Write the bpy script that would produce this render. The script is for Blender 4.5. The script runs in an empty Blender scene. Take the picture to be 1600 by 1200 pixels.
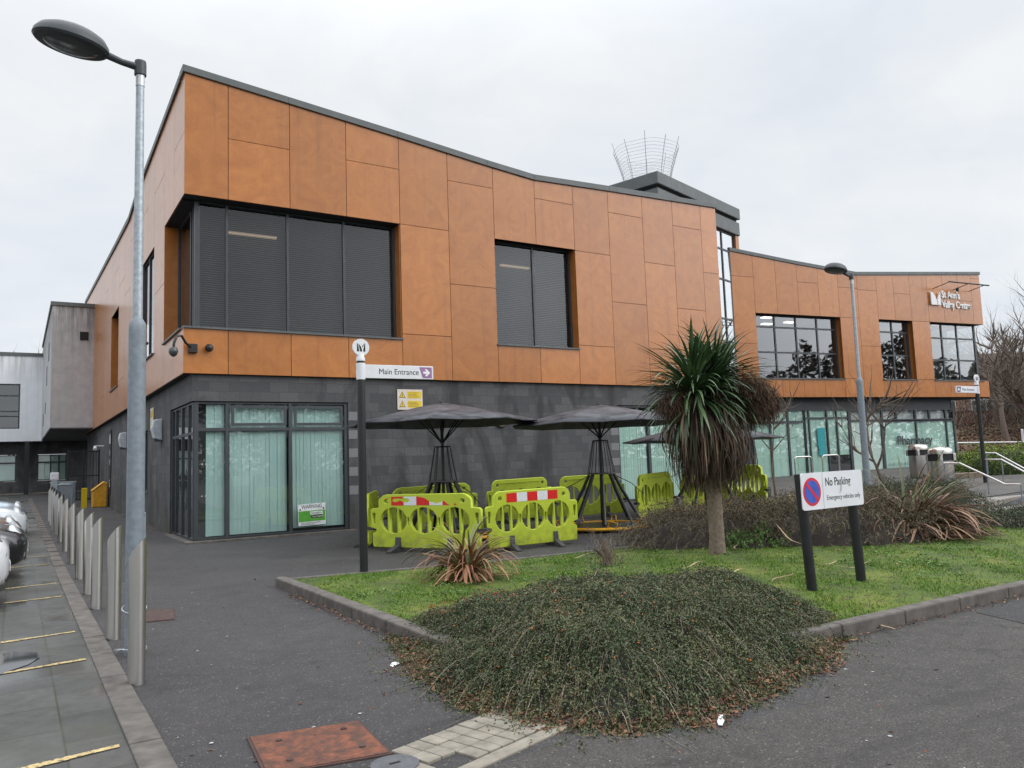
import bpy, bmesh, math, random
import numpy as np
from mathutils import Vector, Matrix
random.seed(7)
RNG = np.random.default_rng(11)
SC = bpy.context.scene
COL = SC.collection
R = math.radians

# ------------------------------------------------------------------ camera
# world axes follow the building: X along its front, Y into it, origin at its near ground corner
F_PX, PITCH, ROLL, YAW = 1231.7, 0.0965776, -0.034855, 0.562888
CAM = Vector((-3.165, -18.327, 1.6))
_right = Vector((math.cos(YAW), -math.sin(YAW), 0)); _fh = Vector((math.sin(YAW), math.cos(YAW), 0))
_fwd = _fh * math.cos(PITCH) + Vector((0, 0, math.sin(PITCH)))
_u = _right.cross(_fwd)
_r2 = _right * math.cos(ROLL) + _u * math.sin(ROLL); _u2 = _u * math.cos(ROLL) - _right * math.sin(ROLL)
cd = bpy.data.cameras.new('camera'); cam = bpy.data.objects.new('camera', cd); COL.objects.link(cam)
cd.sensor_width = 36; cd.lens = 36 * F_PX / 1600; cd.clip_start = 0.1; cd.clip_end = 3000
mw = Matrix.Identity(4)
for i, v in enumerate((_r2, _u2, -_fwd)):
    for j in range(3): mw[j][i] = v[j]
for j in range(3): mw[j][3] = CAM[j]
cam.matrix_world = mw; SC.camera = cam

# survey helpers: a sight line through a point of the photograph (1600 x 1200), met with a surface of the place
def ray(x, y): return _r2 * ((x - 800) / F_PX) + _u2 * ((600 - y) / F_PX) + _fwd
def on_y(x, y, Y): d = ray(x, y); return CAM + d * ((Y - CAM.y) / d.y)
def on_x(x, y, X): d = ray(x, y); return CAM + d * ((X - CAM.x) / d.x)
def at_depth(x, y, dep): return CAM + ray(x, y) * dep
def ground_z(X, Y):
    k = min(1, max(0, (X - 13) / 1.6)); a = min(1, max(0, (Y + 13) / 6)); b = min(1, max(0, (Y + 9.4) / 1.0))   # a flight of steps drops the ground right of the bed
    return 0.014 * max(0, min(Y, 45) + 3) + 0.022 * max(0, min(X, 42) - 3) * (a * (1 - k) + b * k)
def on_ground(x, y):
    z = 0
    for i in range(30):
        d = ray(x, y); P = CAM + d * ((z - CAM.z) / d.z); z = .5 * z + .5 * ground_z(P.x, P.y)
    return P

# ------------------------------------------------------------------ light
SC.view_settings.view_transform = 'Standard'; SC.view_settings.look = 'None'
SC.view_settings.exposure = 0.0; SC.view_settings.gamma = 1.0; SC.view_settings.use_curve_mapping = False
SUN_EL, SUN_AZ = R(36), R(143)          # azimuth clockwise from +Y
w = bpy.data.worlds.new("World"); SC.world = w; w.use_nodes = True
nt = w.node_tree; nt.nodes.clear()
def wn(t, **k):
    n = nt.nodes.new(t)
    for a, b in k.items(): setattr(n, a, b)
    return n
out = wn('ShaderNodeOutputWorld'); mixs = wn('ShaderNodeMixShader')
bg1 = wn('ShaderNodeBackground'); bg2 = wn('ShaderNodeBackground')
sky = wn('ShaderNodeTexSky', sky_type='NISHITA', sun_disc=False, sun_elevation=SUN_EL, sun_rotation=SUN_AZ)
nt.links.new(sky.outputs[0], bg1.inputs[0]); bg1.inputs[1].default_value = 0.12
tc = wn('ShaderNodeTexCoord'); sep = wn('ShaderNodeSeparateXYZ'); nt.links.new(tc.outputs['Generated'], sep.inputs[0])
# overcast: brightest overhead
mr = wn('ShaderNodeMapRange', interpolation_type='SMOOTHSTEP'); nt.links.new(sep.outputs['Z'], mr.inputs['Value'])
mr.inputs['From Min'].default_value = 0.42; mr.inputs['From Max'].default_value = 1.0
mr.inputs['To Min'].default_value = 0.97; mr.inputs['To Max'].default_value = 3.1
# cloud deck seen in perspective
add = wn('ShaderNodeMath', operation='ADD'); add.inputs[1].default_value = 0.28; nt.links.new(sep.outputs['Z'], add.inputs[0])
mx = wn('ShaderNodeMath', operation='MAXIMUM'); mx.inputs[1].default_value = 0.12; nt.links.new(add.outputs[0], mx.inputs[0])
dv = wn('ShaderNodeVectorMath', operation='DIVIDE'); cmb = wn('ShaderNodeCombineXYZ')
for k in ('X', 'Y', 'Z'): nt.links.new(mx.outputs[0], cmb.inputs[k])
nt.links.new(tc.outputs['Generated'], dv.inputs[0]); nt.links.new(cmb.outputs[0], dv.inputs[1])
def wnoise(scale, det, dist=0.0, rough=.55):
    n = wn('ShaderNodeTexNoise'); n.inputs['Scale'].default_value = scale; n.inputs['Detail'].default_value = det
    n.inputs['Roughness'].default_value = rough; n.inputs['Distortion'].default_value = dist
    nt.links.new(dv.outputs[0], n.inputs['Vector']); return n
n1 = wnoise(1.3, 6, .6); n2 = wnoise(4.5, 5, .8)
r1 = wn('ShaderNodeValToRGB'); nt.links.new(n1.outputs['Fac'], r1.inputs[0])
r1.color_ramp.elements[0].position = .30; r1.color_ramp.elements[0].color = (.845, .885, .94, 1)
r1.color_ramp.elements[1].position = .62; r1.color_ramp.elements[1].color = (.965, .985, 1.0, 1)
r2 = wn('ShaderNodeValToRGB'); nt.links.new(n2.outputs['Fac'], r2.inputs[0])
r2.color_ramp.elements[0].position = .3; r2.color_ramp.elements[0].color = (.93, .945, .965, 1)
r2.color_ramp.elements[1].position = .65; r2.color_ramp.elements[1].color = (1, 1, 1, 1)
mm = wn('ShaderNodeMix', data_type='RGBA', blend_type='MULTIPLY'); mm.inputs[0].default_value = 1
nt.links.new(r1.outputs[0], mm.inputs[6]); nt.links.new(r2.outputs[0], mm.inputs[7])
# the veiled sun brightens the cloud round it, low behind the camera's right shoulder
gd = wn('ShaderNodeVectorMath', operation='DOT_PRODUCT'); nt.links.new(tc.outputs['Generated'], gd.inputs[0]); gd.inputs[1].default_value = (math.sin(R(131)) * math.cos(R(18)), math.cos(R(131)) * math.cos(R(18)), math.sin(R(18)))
def wm(op, a, b):
    n = wn('ShaderNodeMath', operation=op)
    for i, v in enumerate((a, b)):
        if hasattr(v, 'is_linked'): nt.links.new(v, n.inputs[i])
        else: n.inputs[i].default_value = v
    return n.outputs[0]
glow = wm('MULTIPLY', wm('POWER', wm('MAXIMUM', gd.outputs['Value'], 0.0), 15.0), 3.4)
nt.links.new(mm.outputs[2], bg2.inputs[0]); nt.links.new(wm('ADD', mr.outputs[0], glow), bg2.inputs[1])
mixs.inputs[0].default_value = .93
nt.links.new(bg1.outputs[0], mixs.inputs[1]); nt.links.new(bg2.outputs[0], mixs.inputs[2]); nt.links.new(mixs.outputs[0], out.inputs[0])
sl = bpy.data.lights.new('sun', 'SUN'); sl.energy = 0.5; sl.angle = R(22); sl.color = (1, .96, .9)
so = bpy.data.objects.new('sun', sl); COL.objects.link(so)
sd = Vector((math.sin(SUN_AZ) * math.cos(SUN_EL), math.cos(SUN_AZ) * math.cos(SUN_EL), math.sin(SUN_EL)))
so.rotation_euler = sd.to_track_quat('Z', 'Y').to_euler(); so.location = (20, -30, 40)
SC.cycles.max_bounces = 6; SC.cycles.transparent_max_bounces = 12; SC.cycles.caustics_reflective = False; SC.cycles.caustics_refractive = False

# ------------------------------------------------------------------ materials
class Mat:
    def __init__(s, name, rough=.6, metal=0.0, spec=.5, coord='Object'):
        s.m = bpy.data.materials.new(name); s.m.use_nodes = True; s.nt = s.m.node_tree
        s.b = s.nt.nodes['Principled BSDF']; s.b.inputs['Roughness'].default_value = rough
        s.b.inputs['Metallic'].default_value = metal; s.b.inputs['Specular IOR Level'].default_value = spec
        tcn = s.nt.nodes.new('ShaderNodeTexCoord'); s.co = tcn.outputs[coord]
    def n(s, t, **k):
        n = s.nt.nodes.new(t)
        for a, b in k.items(): setattr(n, a, b)
        return n
    def L(s, a, b): s.nt.links.new(a, b)
    def vec(s, sc=(1, 1, 1), src=None):
        m = s.n('ShaderNodeMapping'); m.inputs['Scale'].default_value = sc; s.L(src or s.co, m.inputs[0]); return m.outputs[0]
    def noise(s, scale, det=4, rough=.55, vec=None, dist=0):
        n = s.n('ShaderNodeTexNoise'); n.inputs['Scale'].default_value = scale; n.inputs['Detail'].default_value = det
        n.inputs['Roughness'].default_value = rough; n.inputs['Distortion'].default_value = dist
        s.L(vec or s.co, n.inputs['Vector']); return n.outputs['Fac']
    def ramp(s, fac, *st):
        r = s.n('ShaderNodeValToRGB'); s.L(fac, r.inputs[0]); e = r.color_ramp.elements
        while len(e) < len(st): e.new(.5)
        for i, (p, c) in enumerate(st):
            e[i].position = p; e[i].color = (*c, 1) if len(c) == 3 else (c[0],) * 3 + (1,)
        return r.outputs[0]
    def mix(s, fac, a, b, mode='MIX'):
        m = s.n('ShaderNodeMix', data_type='RGBA', blend_type=mode)
        for i, v in ((0, fac), (6, a), (7, b)):
            if hasattr(v, 'is_linked'): s.L(v, m.inputs[i])
            elif i == 0: m.inputs[0].default_value = v
            else: m.inputs[i].default_value = (*v, 1)
        return m.outputs[2]
    def col(s, v):
        if hasattr(v, 'is_linked'): s.L(v, s.b.inputs['Base Color'])
        else: s.b.inputs['Base Color'].default_value = (*v, 1)
        return s
    def bump(s, fac, strength=.3, dist=.01):
        b = s.n('ShaderNodeBump'); b.inputs['Strength'].default_value = strength; b.inputs['Distance'].default_value = dist
        s.L(fac, b.inputs['Height']); s.L(b.outputs[0], s.b.inputs['Normal']); return s
    def roughness(s, fac, lo, hi):
        m = s.n('ShaderNodeMapRange'); s.L(fac, m.inputs[0]); m.inputs[3].default_value = lo; m.inputs[4].default_value = hi
        s.L(m.outputs[0], s.b.inputs['Roughness']); return s
def plain(name, col, rough=.5, metal=0.0, var=.18, scale=9, bump=0.0, spec=.5):
    m = Mat(name, rough, metal, spec); f = m.noise(scale, 5)
    lo = tuple(c * (1 - var) for c in col); hi = tuple(min(1, c * (1 + var)) for c in col)
    m.col(m.ramp(f, (.3, lo), (.7, hi)))
    if bump: m.bump(m.noise(scale * 6, 3), bump, .004)
    return m.m
MT = {}
def cladding(name):
    m = Mat(name, .3, spec=.38, coord='UV')
    g = m.noise(1, 6, .6, m.vec((9, .9, 1))); b = m.noise(1.7, 6, .65, dist=1.6); fine = m.noise(26, 4, .6, m.vec((3, .5, 1)))
    c = m.ramp(g, (.3, (.415, .143, .029)), (.7, (.51, .192, .043)))
    c = m.mix(.62, c, m.ramp(b, (.3, (.31, .096, .020)), (.7, (.57, .222, .050))))
    c = m.mix(.25, c, m.ramp(fine, (.3, (.37, .118, .025)), (.7, (.58, .222, .052))))
    at = m.n('ShaderNodeAttribute', attribute_name='tone')
    c = m.mix(1.0, c, m.ramp(at.outputs['Fac'], (0, (.90, .89, .88)), (1, (1.07, 1.06, 1.05))), 'MULTIPLY')
    st = m.noise(1, 5, .6, m.vec((4.2, .14, 1))); c = m.mix(m.ramp(st, (.56, (0.,)), (.76, (.40,))), c, (.20, .085, .035))
    m.col(c); m.roughness(m.noise(3, 4), .24, .36); m.b.inputs['Coat Weight'].default_value = .35; m.b.inputs['Coat Roughness'].default_value = .2; return m.m
MT['clad'] = cladding('wood laminate cladding')
def blocks():
    m = Mat('charcoal blockwork', .75, coord='UV')
    br = m.n('ShaderNodeTexBrick'); m.L(m.co, br.inputs['Vector'])
    br.inputs['Scale'].default_value = 1; br.inputs['Brick Width'].default_value = .45; br.inputs['Row Height'].default_value = .225
    br.inputs['Mortar Size'].default_value = .005; br.inputs['Mortar Smooth'].default_value = .3; br.inputs['Bias'].default_value = -.1
    br.inputs['Color1'].default_value = (.066, .066, .070, 1); br.inputs['Color2'].default_value = (.112, .110, .112, 1); br.inputs['Mortar'].default_value = (.048, .047, .047, 1)
    c = m.mix(1.0, br.outputs['Color'], m.ramp(m.noise(28, 5, .7), (.3, (.72,)), (.75, (1.3,))), 'MULTIPLY')
    big = m.noise(.8, 5, .6, m.vec((1.1, .35, 1)), 1.0)
    c = m.mix(m.ramp(big, (.50, (0.,)), (.62, (.8,))), c, (.028, .027, .027))
    sep = m.n('ShaderNodeSeparateXYZ'); m.L(m.co, sep.inputs[0])
    low = m.n('ShaderNodeMapRange'); m.L(sep.outputs[1], low.inputs[0]); low.inputs[1].default_value = .75; low.inputs[2].default_value = .1; low.inputs[3].default_value = 0; low.inputs[4].default_value = .55
    mo = m.n('ShaderNodeMath', operation='MULTIPLY'); m.L(low.outputs[0], mo.inputs[0]); m.L(m.ramp(m.noise(2.4, 5), (.4, (0.,)), (.6, (1.,))), mo.inputs[1])
    c = m.mix(mo.outputs[0], c, (.075, .070, .030))
    m.col(c); m.bump(br.outputs['Fac'], -.35, .006); return m.m
MT['block'] = blocks()
MT['pale_block'] = plain('pale grey quoin block', (.19, .19, .195), .8, scale=30)
MT['frame'] = plain('dark grey aluminium', (.050, .056, .064), .42, .0, .12, 4)
MT['cap'] = plain('grey flashing', (.105, .115, .115), .5, .0, .14, 3)
MT['dark'] = plain('black recess', (.012, .012, .013), .8)
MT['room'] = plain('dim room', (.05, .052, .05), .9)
MT['reveal'] = MT['clad']
def glass(name, tint, f0=.05):
    m = bpy.data.materials.new(name); m.use_nodes = True; t = m.node_tree; t.nodes.clear()
    o = t.nodes.new('ShaderNodeOutputMaterial'); mx = t.nodes.new('ShaderNodeMixShader'); tr = t.nodes.new('ShaderNodeBsdfTransparent'); gl = t.nodes.new('ShaderNodeBsdfGlossy')
    tr.inputs[0].default_value = (*tint, 1); gl.inputs['Roughness'].default_value = .015; gl.inputs[0].default_value = (.95, .97, 1, 1)
    ge = t.nodes.new('ShaderNodeNewGeometry'); dt = t.nodes.new('ShaderNodeVectorMath'); dt.operation = 'DOT_PRODUCT'; t.links.new(ge.outputs['Normal'], dt.inputs[0]); t.links.new(ge.outputs['Incoming'], dt.inputs[1])
    def mth(op, x, y=None):
        n = t.nodes.new('ShaderNodeMath'); n.operation = op
        for i, v in enumerate((x, y)):
            if v is None: continue
            if hasattr(v, 'is_linked'): t.links.new(v, n.inputs[i])
            else: n.inputs[i].default_value = v
        return n.outputs[0]
    pw = mth('POWER', mth('SUBTRACT', 1.0, mth('ABSOLUTE', dt.outputs['Value'])), 5.0); fac = mth('ADD', mth('MULTIPLY', pw, 1 - f0), f0)   # Schlick
    nz = t.nodes.new('ShaderNodeTexNoise'); nz.inputs['Scale'].default_value = .7; tcn = t.nodes.new('ShaderNodeTexCoord'); t.links.new(tcn.outputs['Object'], nz.inputs['Vector'])
    bp = t.nodes.new('ShaderNodeBump'); bp.inputs['Strength'].default_value = .04; bp.inputs['Distance'].default_value = .05; t.links.new(nz.outputs['Fac'], bp.inputs['Height'])
    t.links.new(bp.outputs[0], gl.inputs['Normal'])
    t.links.new(fac, mx.inputs[0]); t.links.new(tr.outputs[0], mx.inputs[1]); t.links.new(gl.outputs[0], mx.inputs[2]); t.links.new(mx.outputs[0], o.inputs[0])
    return m
MT['glass'] = glass('clear glazing', (.90, .98, .96), .13)
MT['glass_up'] = glass('coated upper glazing', (.78, .80, .81), .05)
MT['glass_wing'] = glass('reflective upper glazing', (.5, .54, .56), .16)
MT['glass_tower'] = glass('mirror like stair glazing', (.75, .82, .92), .72)
MT['slat'] = plain('dark blind slats', (.12, .125, .125), .5)
def vblind(name, a, b):
    m = Mat(name, .8, coord='UV'); s = m.noise(1, 3, .6, m.vec((11, .05, 1))); c = m.ramp(s, (.3, a), (.7, b))
    c = m.mix(m.ramp(m.noise(.9, 3), (.35, (0.,)), (.7, (.35,))), c, tuple(x * .7 for x in a)); m.col(c); return m.m
MT['vblind'] = vblind('pale green vertical blind', (.43, .58, .57), (.52, .64, .61))
MT['film'] = vblind('pale green window film', (.52, .70, .62), (.60, .76, .66))
MT['film_white'] = vblind('white window panel', (.78, .84, .78), (.84, .88, .82))
MT['render_grey'] = None
def render_wall(name, c0, c1, stain):
    m = Mat(name, .85, coord='UV'); c = m.ramp(m.noise(2.2, 6, .65), (.3, c0), (.7, c1))
    sep = m.n('ShaderNodeSeparateXYZ'); m.L(m.co, sep.inputs[0])
    low = m.n('ShaderNodeMapRange'); m.L(sep.outputs[1], low.inputs[0]); low.inputs[1].default_value = 7.2; low.inputs[2].default_value = 9.6; low.inputs[3].default_value = 0; low.inputs[4].default_value = 1
    st = m.ramp(m.noise(1, 5, .65, m.vec((4.2, .3, 1))), (.40, (0.,)), (.62, (1.,)))
    mu = m.n('ShaderNodeMath', operation='MULTIPLY'); m.L(low.outputs[0], mu.inputs[0]); m.L(st, mu.inputs[1])
    c = m.mix(mu.outputs[0], c, stain); c = m.mix(m.ramp(m.noise(1, 4, .6, m.vec((7, .2, 1))), (.5, (0.,)), (.8, (.25,))), c, tuple(x * .6 for x in c0))
    m.col(c); return m.m
MT['render_grey'] = render_wall('stained grey render', (.42, .425, .435), (.55, .555, .565), (.10, .10, .085))
MT['render_white'] = render_wall('white render', (.80, .82, .85), (.88, .89, .92), (.42, .42, .40))
def asphalt(name, a, b, speck=.8, rough=.85):
    m = Mat(name, rough); f = m.noise(160, 2, .7); v = m.n('ShaderNodeTexVoronoi'); v.inputs['Scale'].default_value = 95; m.L(m.co, v.inputs['Vector'])
    c = m.ramp(m.noise(.55, 6, .62), (.3, a), (.7, b))
    c = m.mix(1, c, m.ramp(m.noise(7, 4), (.3, (.86,)), (.7, (1.14,))), 'MULTIPLY')
    c = m.mix(1, c, m.ramp(f, (.35, (1 - speck,)), (.62, (1 + speck,))), 'MULTIPLY')
    c = m.mix(m.ramp(v.outputs['Color'], (.84, (0.,)), (.93, (.75,))), c, (.20, .185, .17))
    c = m.mix(1, c, m.ramp(m.noise(62, 3, .8), (.32, (1 - speck * .55,)), (.66, (1 + speck * .6,))), 'MULTIPLY')
    c = m.mix(m.ramp(m.noise(1, 5, .7, m.vec((.5, .8, 1)), 1.5), (.54, (0.,)), (.66, (.45,))), c, tuple(x * .55 for x in a))
    c = m.mix(m.ramp(m.noise(2.1, 5, .7, None, .6), (.60, (0.,)), (.72, (.35,))), c, tuple(x * 1.55 for x in b))
    cr = m.n('ShaderNodeTexVoronoi', feature='DISTANCE_TO_EDGE'); cr.inputs['Scale'].default_value = .42
    wv = m.n('ShaderNodeVectorMath', operation='ADD'); nn = m.n('ShaderNodeTexNoise'); nn.inputs['Scale'].default_value = 2.2; nn.inputs['Detail'].default_value = 5; m.L(m.co, nn.inputs['Vector']); m.L(m.co, wv.inputs[0]); m.L(nn.outputs['Color'], wv.inputs[1]); m.L(wv.outputs[0], cr.inputs['Vector'])
    ck = m.n('ShaderNodeMath', operation='MULTIPLY'); m.L(m.ramp(cr.outputs['Distance'], (.002, (1.,)), (.006, (0.,))), ck.inputs[0]); m.L(m.ramp(m.noise(.35, 2), (.50, (0.,)), (.58, (.75,))), ck.inputs[1])
    c = m.mix(ck.outputs[0], c, (.015, .014, .013))
    m.col(c); m.bump(f, .9, .006); m.roughness(m.noise(.7, 4), rough - .22, rough + .05); return m.m
MT['asphalt'] = asphalt('footway asphalt', (.033, .031, .032), (.050, .047, .047))
MT['road'] = asphalt('road asphalt', (.041, .037, .034), (.058, .052, .048), .7)
MT['patch'] = asphalt('newer dark asphalt', (.030, .029, .029), (.04, .038, .037), .4)
MT['plaza'] = asphalt('plaza surfacing', (.080, .074, .070), (.108, .101, .095), .3)
def pavers():
    m = Mat('dark block paving', .75, coord='UV'); br = m.n('ShaderNodeTexBrick')
    mp = m.n('ShaderNodeMapping'); mp.inputs['Rotation'].default_value = (0, 0, R(90)); m.L(m.co, mp.inputs[0]); m.L(mp.outputs[0], br.inputs['Vector'])
    br.inputs['Scale'].default_value = 1; br.inputs['Brick Width'].default_value = .62; br.inputs['Row Height'].default_value = .36; br.inputs['Mortar Size'].default_value = .007
    br.inputs['Color1'].default_value = (.044, .045, .042, 1); br.inputs['Color2'].default_value = (.066, .065, .060, 1); br.inputs['Mortar'].default_value = (.026, .029, .012, 1)
    c = m.mix(1, br.outputs['Color'], m.ramp(m.noise(9, 6, .7), (.3, (.7,)), (.7, (1.3,))), 'MULTIPLY')
    c = m.mix(m.ramp(m.noise(1.3, 5, .6), (.5, (0.,)), (.7, (.5,))), c, (.045, .050, .026))
    c = m.mix(m.ramp(m.noise(60, 2, .6), (.70, (0.,)), (.76, (.5,))), c, (.22, .21, .19))
    m.col(c); m.bump(br.outputs['Fac'], -.5, .006)
    m.L(m.ramp(m.noise(.55, 4, .5), (.40, (.16,)), (.56, (.72,))), m.b.inputs['Roughness']); return m.m
MT['paving'] = pavers()
MT['kerb'] = plain('weathered concrete kerb', (.115, .102, .090), .85, 0, .35, 7, .4)
MT['kerb_pale'] = plain('pale concrete sett', (.24, .215, .175), .85, 0, .3, 9, .4)
def worn_line():
    m = Mat('worn yellow road paint', .75); c = m.ramp(m.noise(9, 5), (.3, (.42, .31, .14)), (.7, (.62, .48, .22)))
    m.col(m.mix(m.ramp(m.noise(34, 5, .7), (.52, (0.,)), (.60, (.92,))), c, (.055, .053, .048))); return m.m
MT['yellow_line'] = worn_line()
MT['steel'] = None
def steel():
    m = Mat('brushed stainless steel', .24, 1.0); f = m.noise(1, 2, .5, m.vec((9, 9, .8)))
    m.col(m.ramp(f, (.3, (.50, .48, .455)), (.7, (.60, .58, .55)))); m.b.inputs['Roughness'].default_value = .30; m.b.inputs['Anisotropic'].default_value = .7; m.b.inputs['Anisotropic Rotation'].default_value = .25; return m.m
MT['steel'] = steel()
MT['galv'] = plain('galvanised steel', (.40, .44, .47), .5, .55, .22, 26, .12)
MT['galv_paint'] = plain('blue grey painted steel', (.22, .255, .285), .5, .15, .16, 18, .1)
MT['lamp_dark'] = plain('dark grey lamp housing', (.045, .052, .058), .45, 0, .15, 6)
MT['lens'] = plain('dull lamp lens', (.075, .082, .085), .22)
MT['black'] = plain('black powder coat', (.014, .015, .017), .4, 0, .25, 9)
MT['white'] = plain('white sign face', (.78, .79, .82), .35, 0, .05, 5)
MT['ink'] = plain('black lettering', (.012, .012, .013), .5)
MT['white_letter'] = plain('white lettering', (.86, .86, .86), .4, 0, .04)
MT['purple'] = plain('mauve arrow panel', (.33, .17, .34), .45)
MT['purple_dark'] = plain('deep purple arrow panel', (.11, .03, .12), .45)
MT['sign_blue'] = plain('sign blue', (.045, .11, .50), .35); MT['sign_red'] = plain('sign red', (.62, .03, .055), .35, 0, .1)
MT['tape_red'] = plain('reflective red', (.70, .025, .02), .3, 0, .12, 30); MT['tape_white'] = plain('reflective white', (.74, .76, .76), .35, 0, .08, 20)
def lime():
    m = Mat('lime plastic', .42); c = m.ramp(m.noise(3, 5), (.3, (.43, .53, .030)), (.7, (.52, .62, .045)))
    c = m.mix(m.ramp(m.noise(11, 6, .75), (.58, (0.,)), (.72, (.45,))), c, (.30, .36, .06))
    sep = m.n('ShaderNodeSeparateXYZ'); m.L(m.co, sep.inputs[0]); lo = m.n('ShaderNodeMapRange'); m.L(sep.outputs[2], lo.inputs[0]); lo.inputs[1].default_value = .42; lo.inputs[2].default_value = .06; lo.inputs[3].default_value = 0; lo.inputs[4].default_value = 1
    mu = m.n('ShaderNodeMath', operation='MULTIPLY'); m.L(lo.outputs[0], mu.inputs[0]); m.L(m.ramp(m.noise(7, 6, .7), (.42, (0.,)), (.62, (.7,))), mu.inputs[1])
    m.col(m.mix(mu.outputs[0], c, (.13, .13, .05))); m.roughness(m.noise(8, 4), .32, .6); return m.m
MT['lime'] = lime()
MT['rubber'] = plain('grey rubber', (.055, .055, .057), .8, 0, .3, 12)
MT['yellow_tube'] = plain('yellow tube', (.72, .36, .012), .42, 0, .2, 12)
MT['sign_yellow'] = plain('sign yellow', (.80, .56, .02), .4, 0, .06); MT['cream'] = plain('cream sign board', (.70, .62, .54), .5, 0, .06)
MT['grit'] = plain('ochre plastic', (.62, .30, .015), .5)
MT['canopy'] = None
def canopy():
    m = Mat('weathered black canopy', .55, spec=.3); f = m.noise(1.5, 6, .6, dist=1.5)
    m.col(m.ramp(f, (.35, (.022, .022, .026)), (.68, (.115, .118, .135)))); m.roughness(m.noise(3, 4), .45, .65); return m.m
MT['canopy'] = canopy()
def rust():
    m = Mat('rusted iron', .85); c = m.ramp(m.noise(9, 7, .75, dist=.2), (.32, (.045, .030, .026)), (.48, (.13, .050, .030)), (.68, (.27, .085, .042)))
    st = m.noise(7, 6, .75, None, .2); c = m.mix(m.ramp(st, (.50, (0.,)), (.62, (.7,))), c, (.055, .036, .030))
    ck = m.n('ShaderNodeTexChecker'); ck.inputs['Scale'].default_value = 26; m.L(m.co, ck.inputs['Vector'])
    m.col(c); m.bump(ck.outputs['Fac'], .5, .004); return m.m
MT['rust'] = rust()
MT['brown_iron'] = plain('brown cast iron', (.065, .036, .030), .8, 0, .3, 12, .4)
MT['grey_iron'] = plain('grey cast iron', (.11, .115, .125), .55, .2, .2, 20, .2)
MT['orange_brick'] = None
def brick():
    m = Mat('red brick', .85, coord='UV'); br = m.n('ShaderNodeTexBrick'); m.L(m.co, br.inputs['Vector'])
    br.inputs['Scale'].default_value = 1; br.inputs['Brick Width'].default_value = .22; br.inputs['Row Height'].default_value = .075; br.inputs['Mortar Size'].default_value = .006
    br.inputs['Color1'].default_value = (.21, .085, .055, 1); br.inputs['Color2'].default_value = (.27, .115, .07, 1); br.inputs['Mortar'].default_value = (.25, .22, .19, 1)
    m.col(m.mix(1, br.outputs['Color'], m.ramp(m.noise(.8, 4), (.3, (.75,)), (.7, (1.15,))), 'MULTIPLY')); return m.m
MT['orange_brick'] = brick()
MT['stone'] = plain('sandstone edging', (.22, .17, .13), .85, 0, .3, 5, .4)
def leafmat(name, stops, rough=.55, spec=.4, trans=0.0):
    m = Mat(name, rough, 0, spec); at = m.n('ShaderNodeAttribute', attribute_name='tone'); m.col(m.ramp(at.outputs['Fac'], *stops))
    if trans: m.b.inputs['Transmission Weight'].default_value = 0
    return m.m
MT['coto'] = leafmat('small dark cotoneaster leaves', [(0, (.024, .036, .016)), (.42, (.060, .086, .034)), (.70, (.12, .14, .058)), (.85, (.14, .098, .050)), (1, (.22, .125, .065))])
MT['coto_twig'] = leafmat('grey brown twigs', [(0, (.07, .05, .04)), (.7, (.20, .15, .115)), (1, (.36, .29, .23))], .8)
MT['berry'] = plain('orange berries', (.62, .16, .02), .4)
MT['red_berry'] = plain('red berries', (.5, .03, .02), .4)
MT['litter'] = leafmat('dead fallen leaves', [(0, (.055, .026, .018)), (.6, (.15, .062, .035)), (1, (.30, .17, .09))], .8)
MT['brownleaf'] = leafmat('brown winter foliage', [(0, (.042, .032, .024)), (.40, (.12, .086, .058)), (.62, (.080, .088, .048)), (.85, (.17, .13, .080)), (1, (.26, .20, .12))], .8)
MT['greenshrub'] = leafmat('dull green shrub leaves', [(0, (.020, .028, .016)), (.7, (.058, .072, .036)), (1, (.16, .18, .12))], .6)
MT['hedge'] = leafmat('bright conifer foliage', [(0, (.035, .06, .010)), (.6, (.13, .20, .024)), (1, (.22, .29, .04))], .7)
MT['palmleaf'] = leafmat('dark green sword leaves', [(0, (.022, .048, .020)), (.6, (.062, .120, .044)), (.9, (.12, .19, .085)), (1, (.24, .30, .17))], .36, .6)
MT['thatch'] = leafmat('hanging dead leaves', [(0, (.048, .030, .021)), (.6, (.125, .086, .062)), (.9, (.23, .155, .105)), (1, (.40, .29, .20))], .75)
MT['panicle'] = leafmat('brown dry flower sprays', [(0, (.045, .028, .018)), (1, (.15, .085, .052))], .85)
MT['phorm'] = leafmat('bronze flax leaves', [(0, (.13, .050, .026)), (.45, (.32, .145, .070)), (.8, (.42, .25, .13)), (.92, (.16, .17, .065)), (1, (.22, .25, .11))], .5)
MT['phorm_dull'] = leafmat('brown and green flax leaves', [(0, (.085, .040, .024)), (.45, (.22, .110, .062)), (.75, (.32, .20, .12)), (.88, (.10, .115, .05)), (1, (.20, .24, .12))], .5)
MT['straw'] = leafmat('straw coloured dead leaf', [(0, (.30, .20, .11)), (1, (.50, .40, .25))], .7)
MT['bark'] = plain('grey brown bark', (.13, .098, .078), .9, 0, .35, 14, .6)
MT['palmbark'] = plain('corky palm trunk', (.20, .155, .118), .9, 0, .35, 26, .9)
MT['fartwig'] = leafmat('bare winter twigs', [(0, (.075, .062, .052)), (1, (.15, .125, .105))], .9)
MT['grass'] = leafmat('grass blades', [(0, (.042, .102, .008)), (.6, (.100, .215, .012)), (.9, (.17, .26, .025)), (1, (.27, .24, .10))], .6)
MT['weed'] = leafmat('broad green weeds', [(0, (.045, .10, .02)), (1, (.15, .26, .06))], .55)
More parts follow.
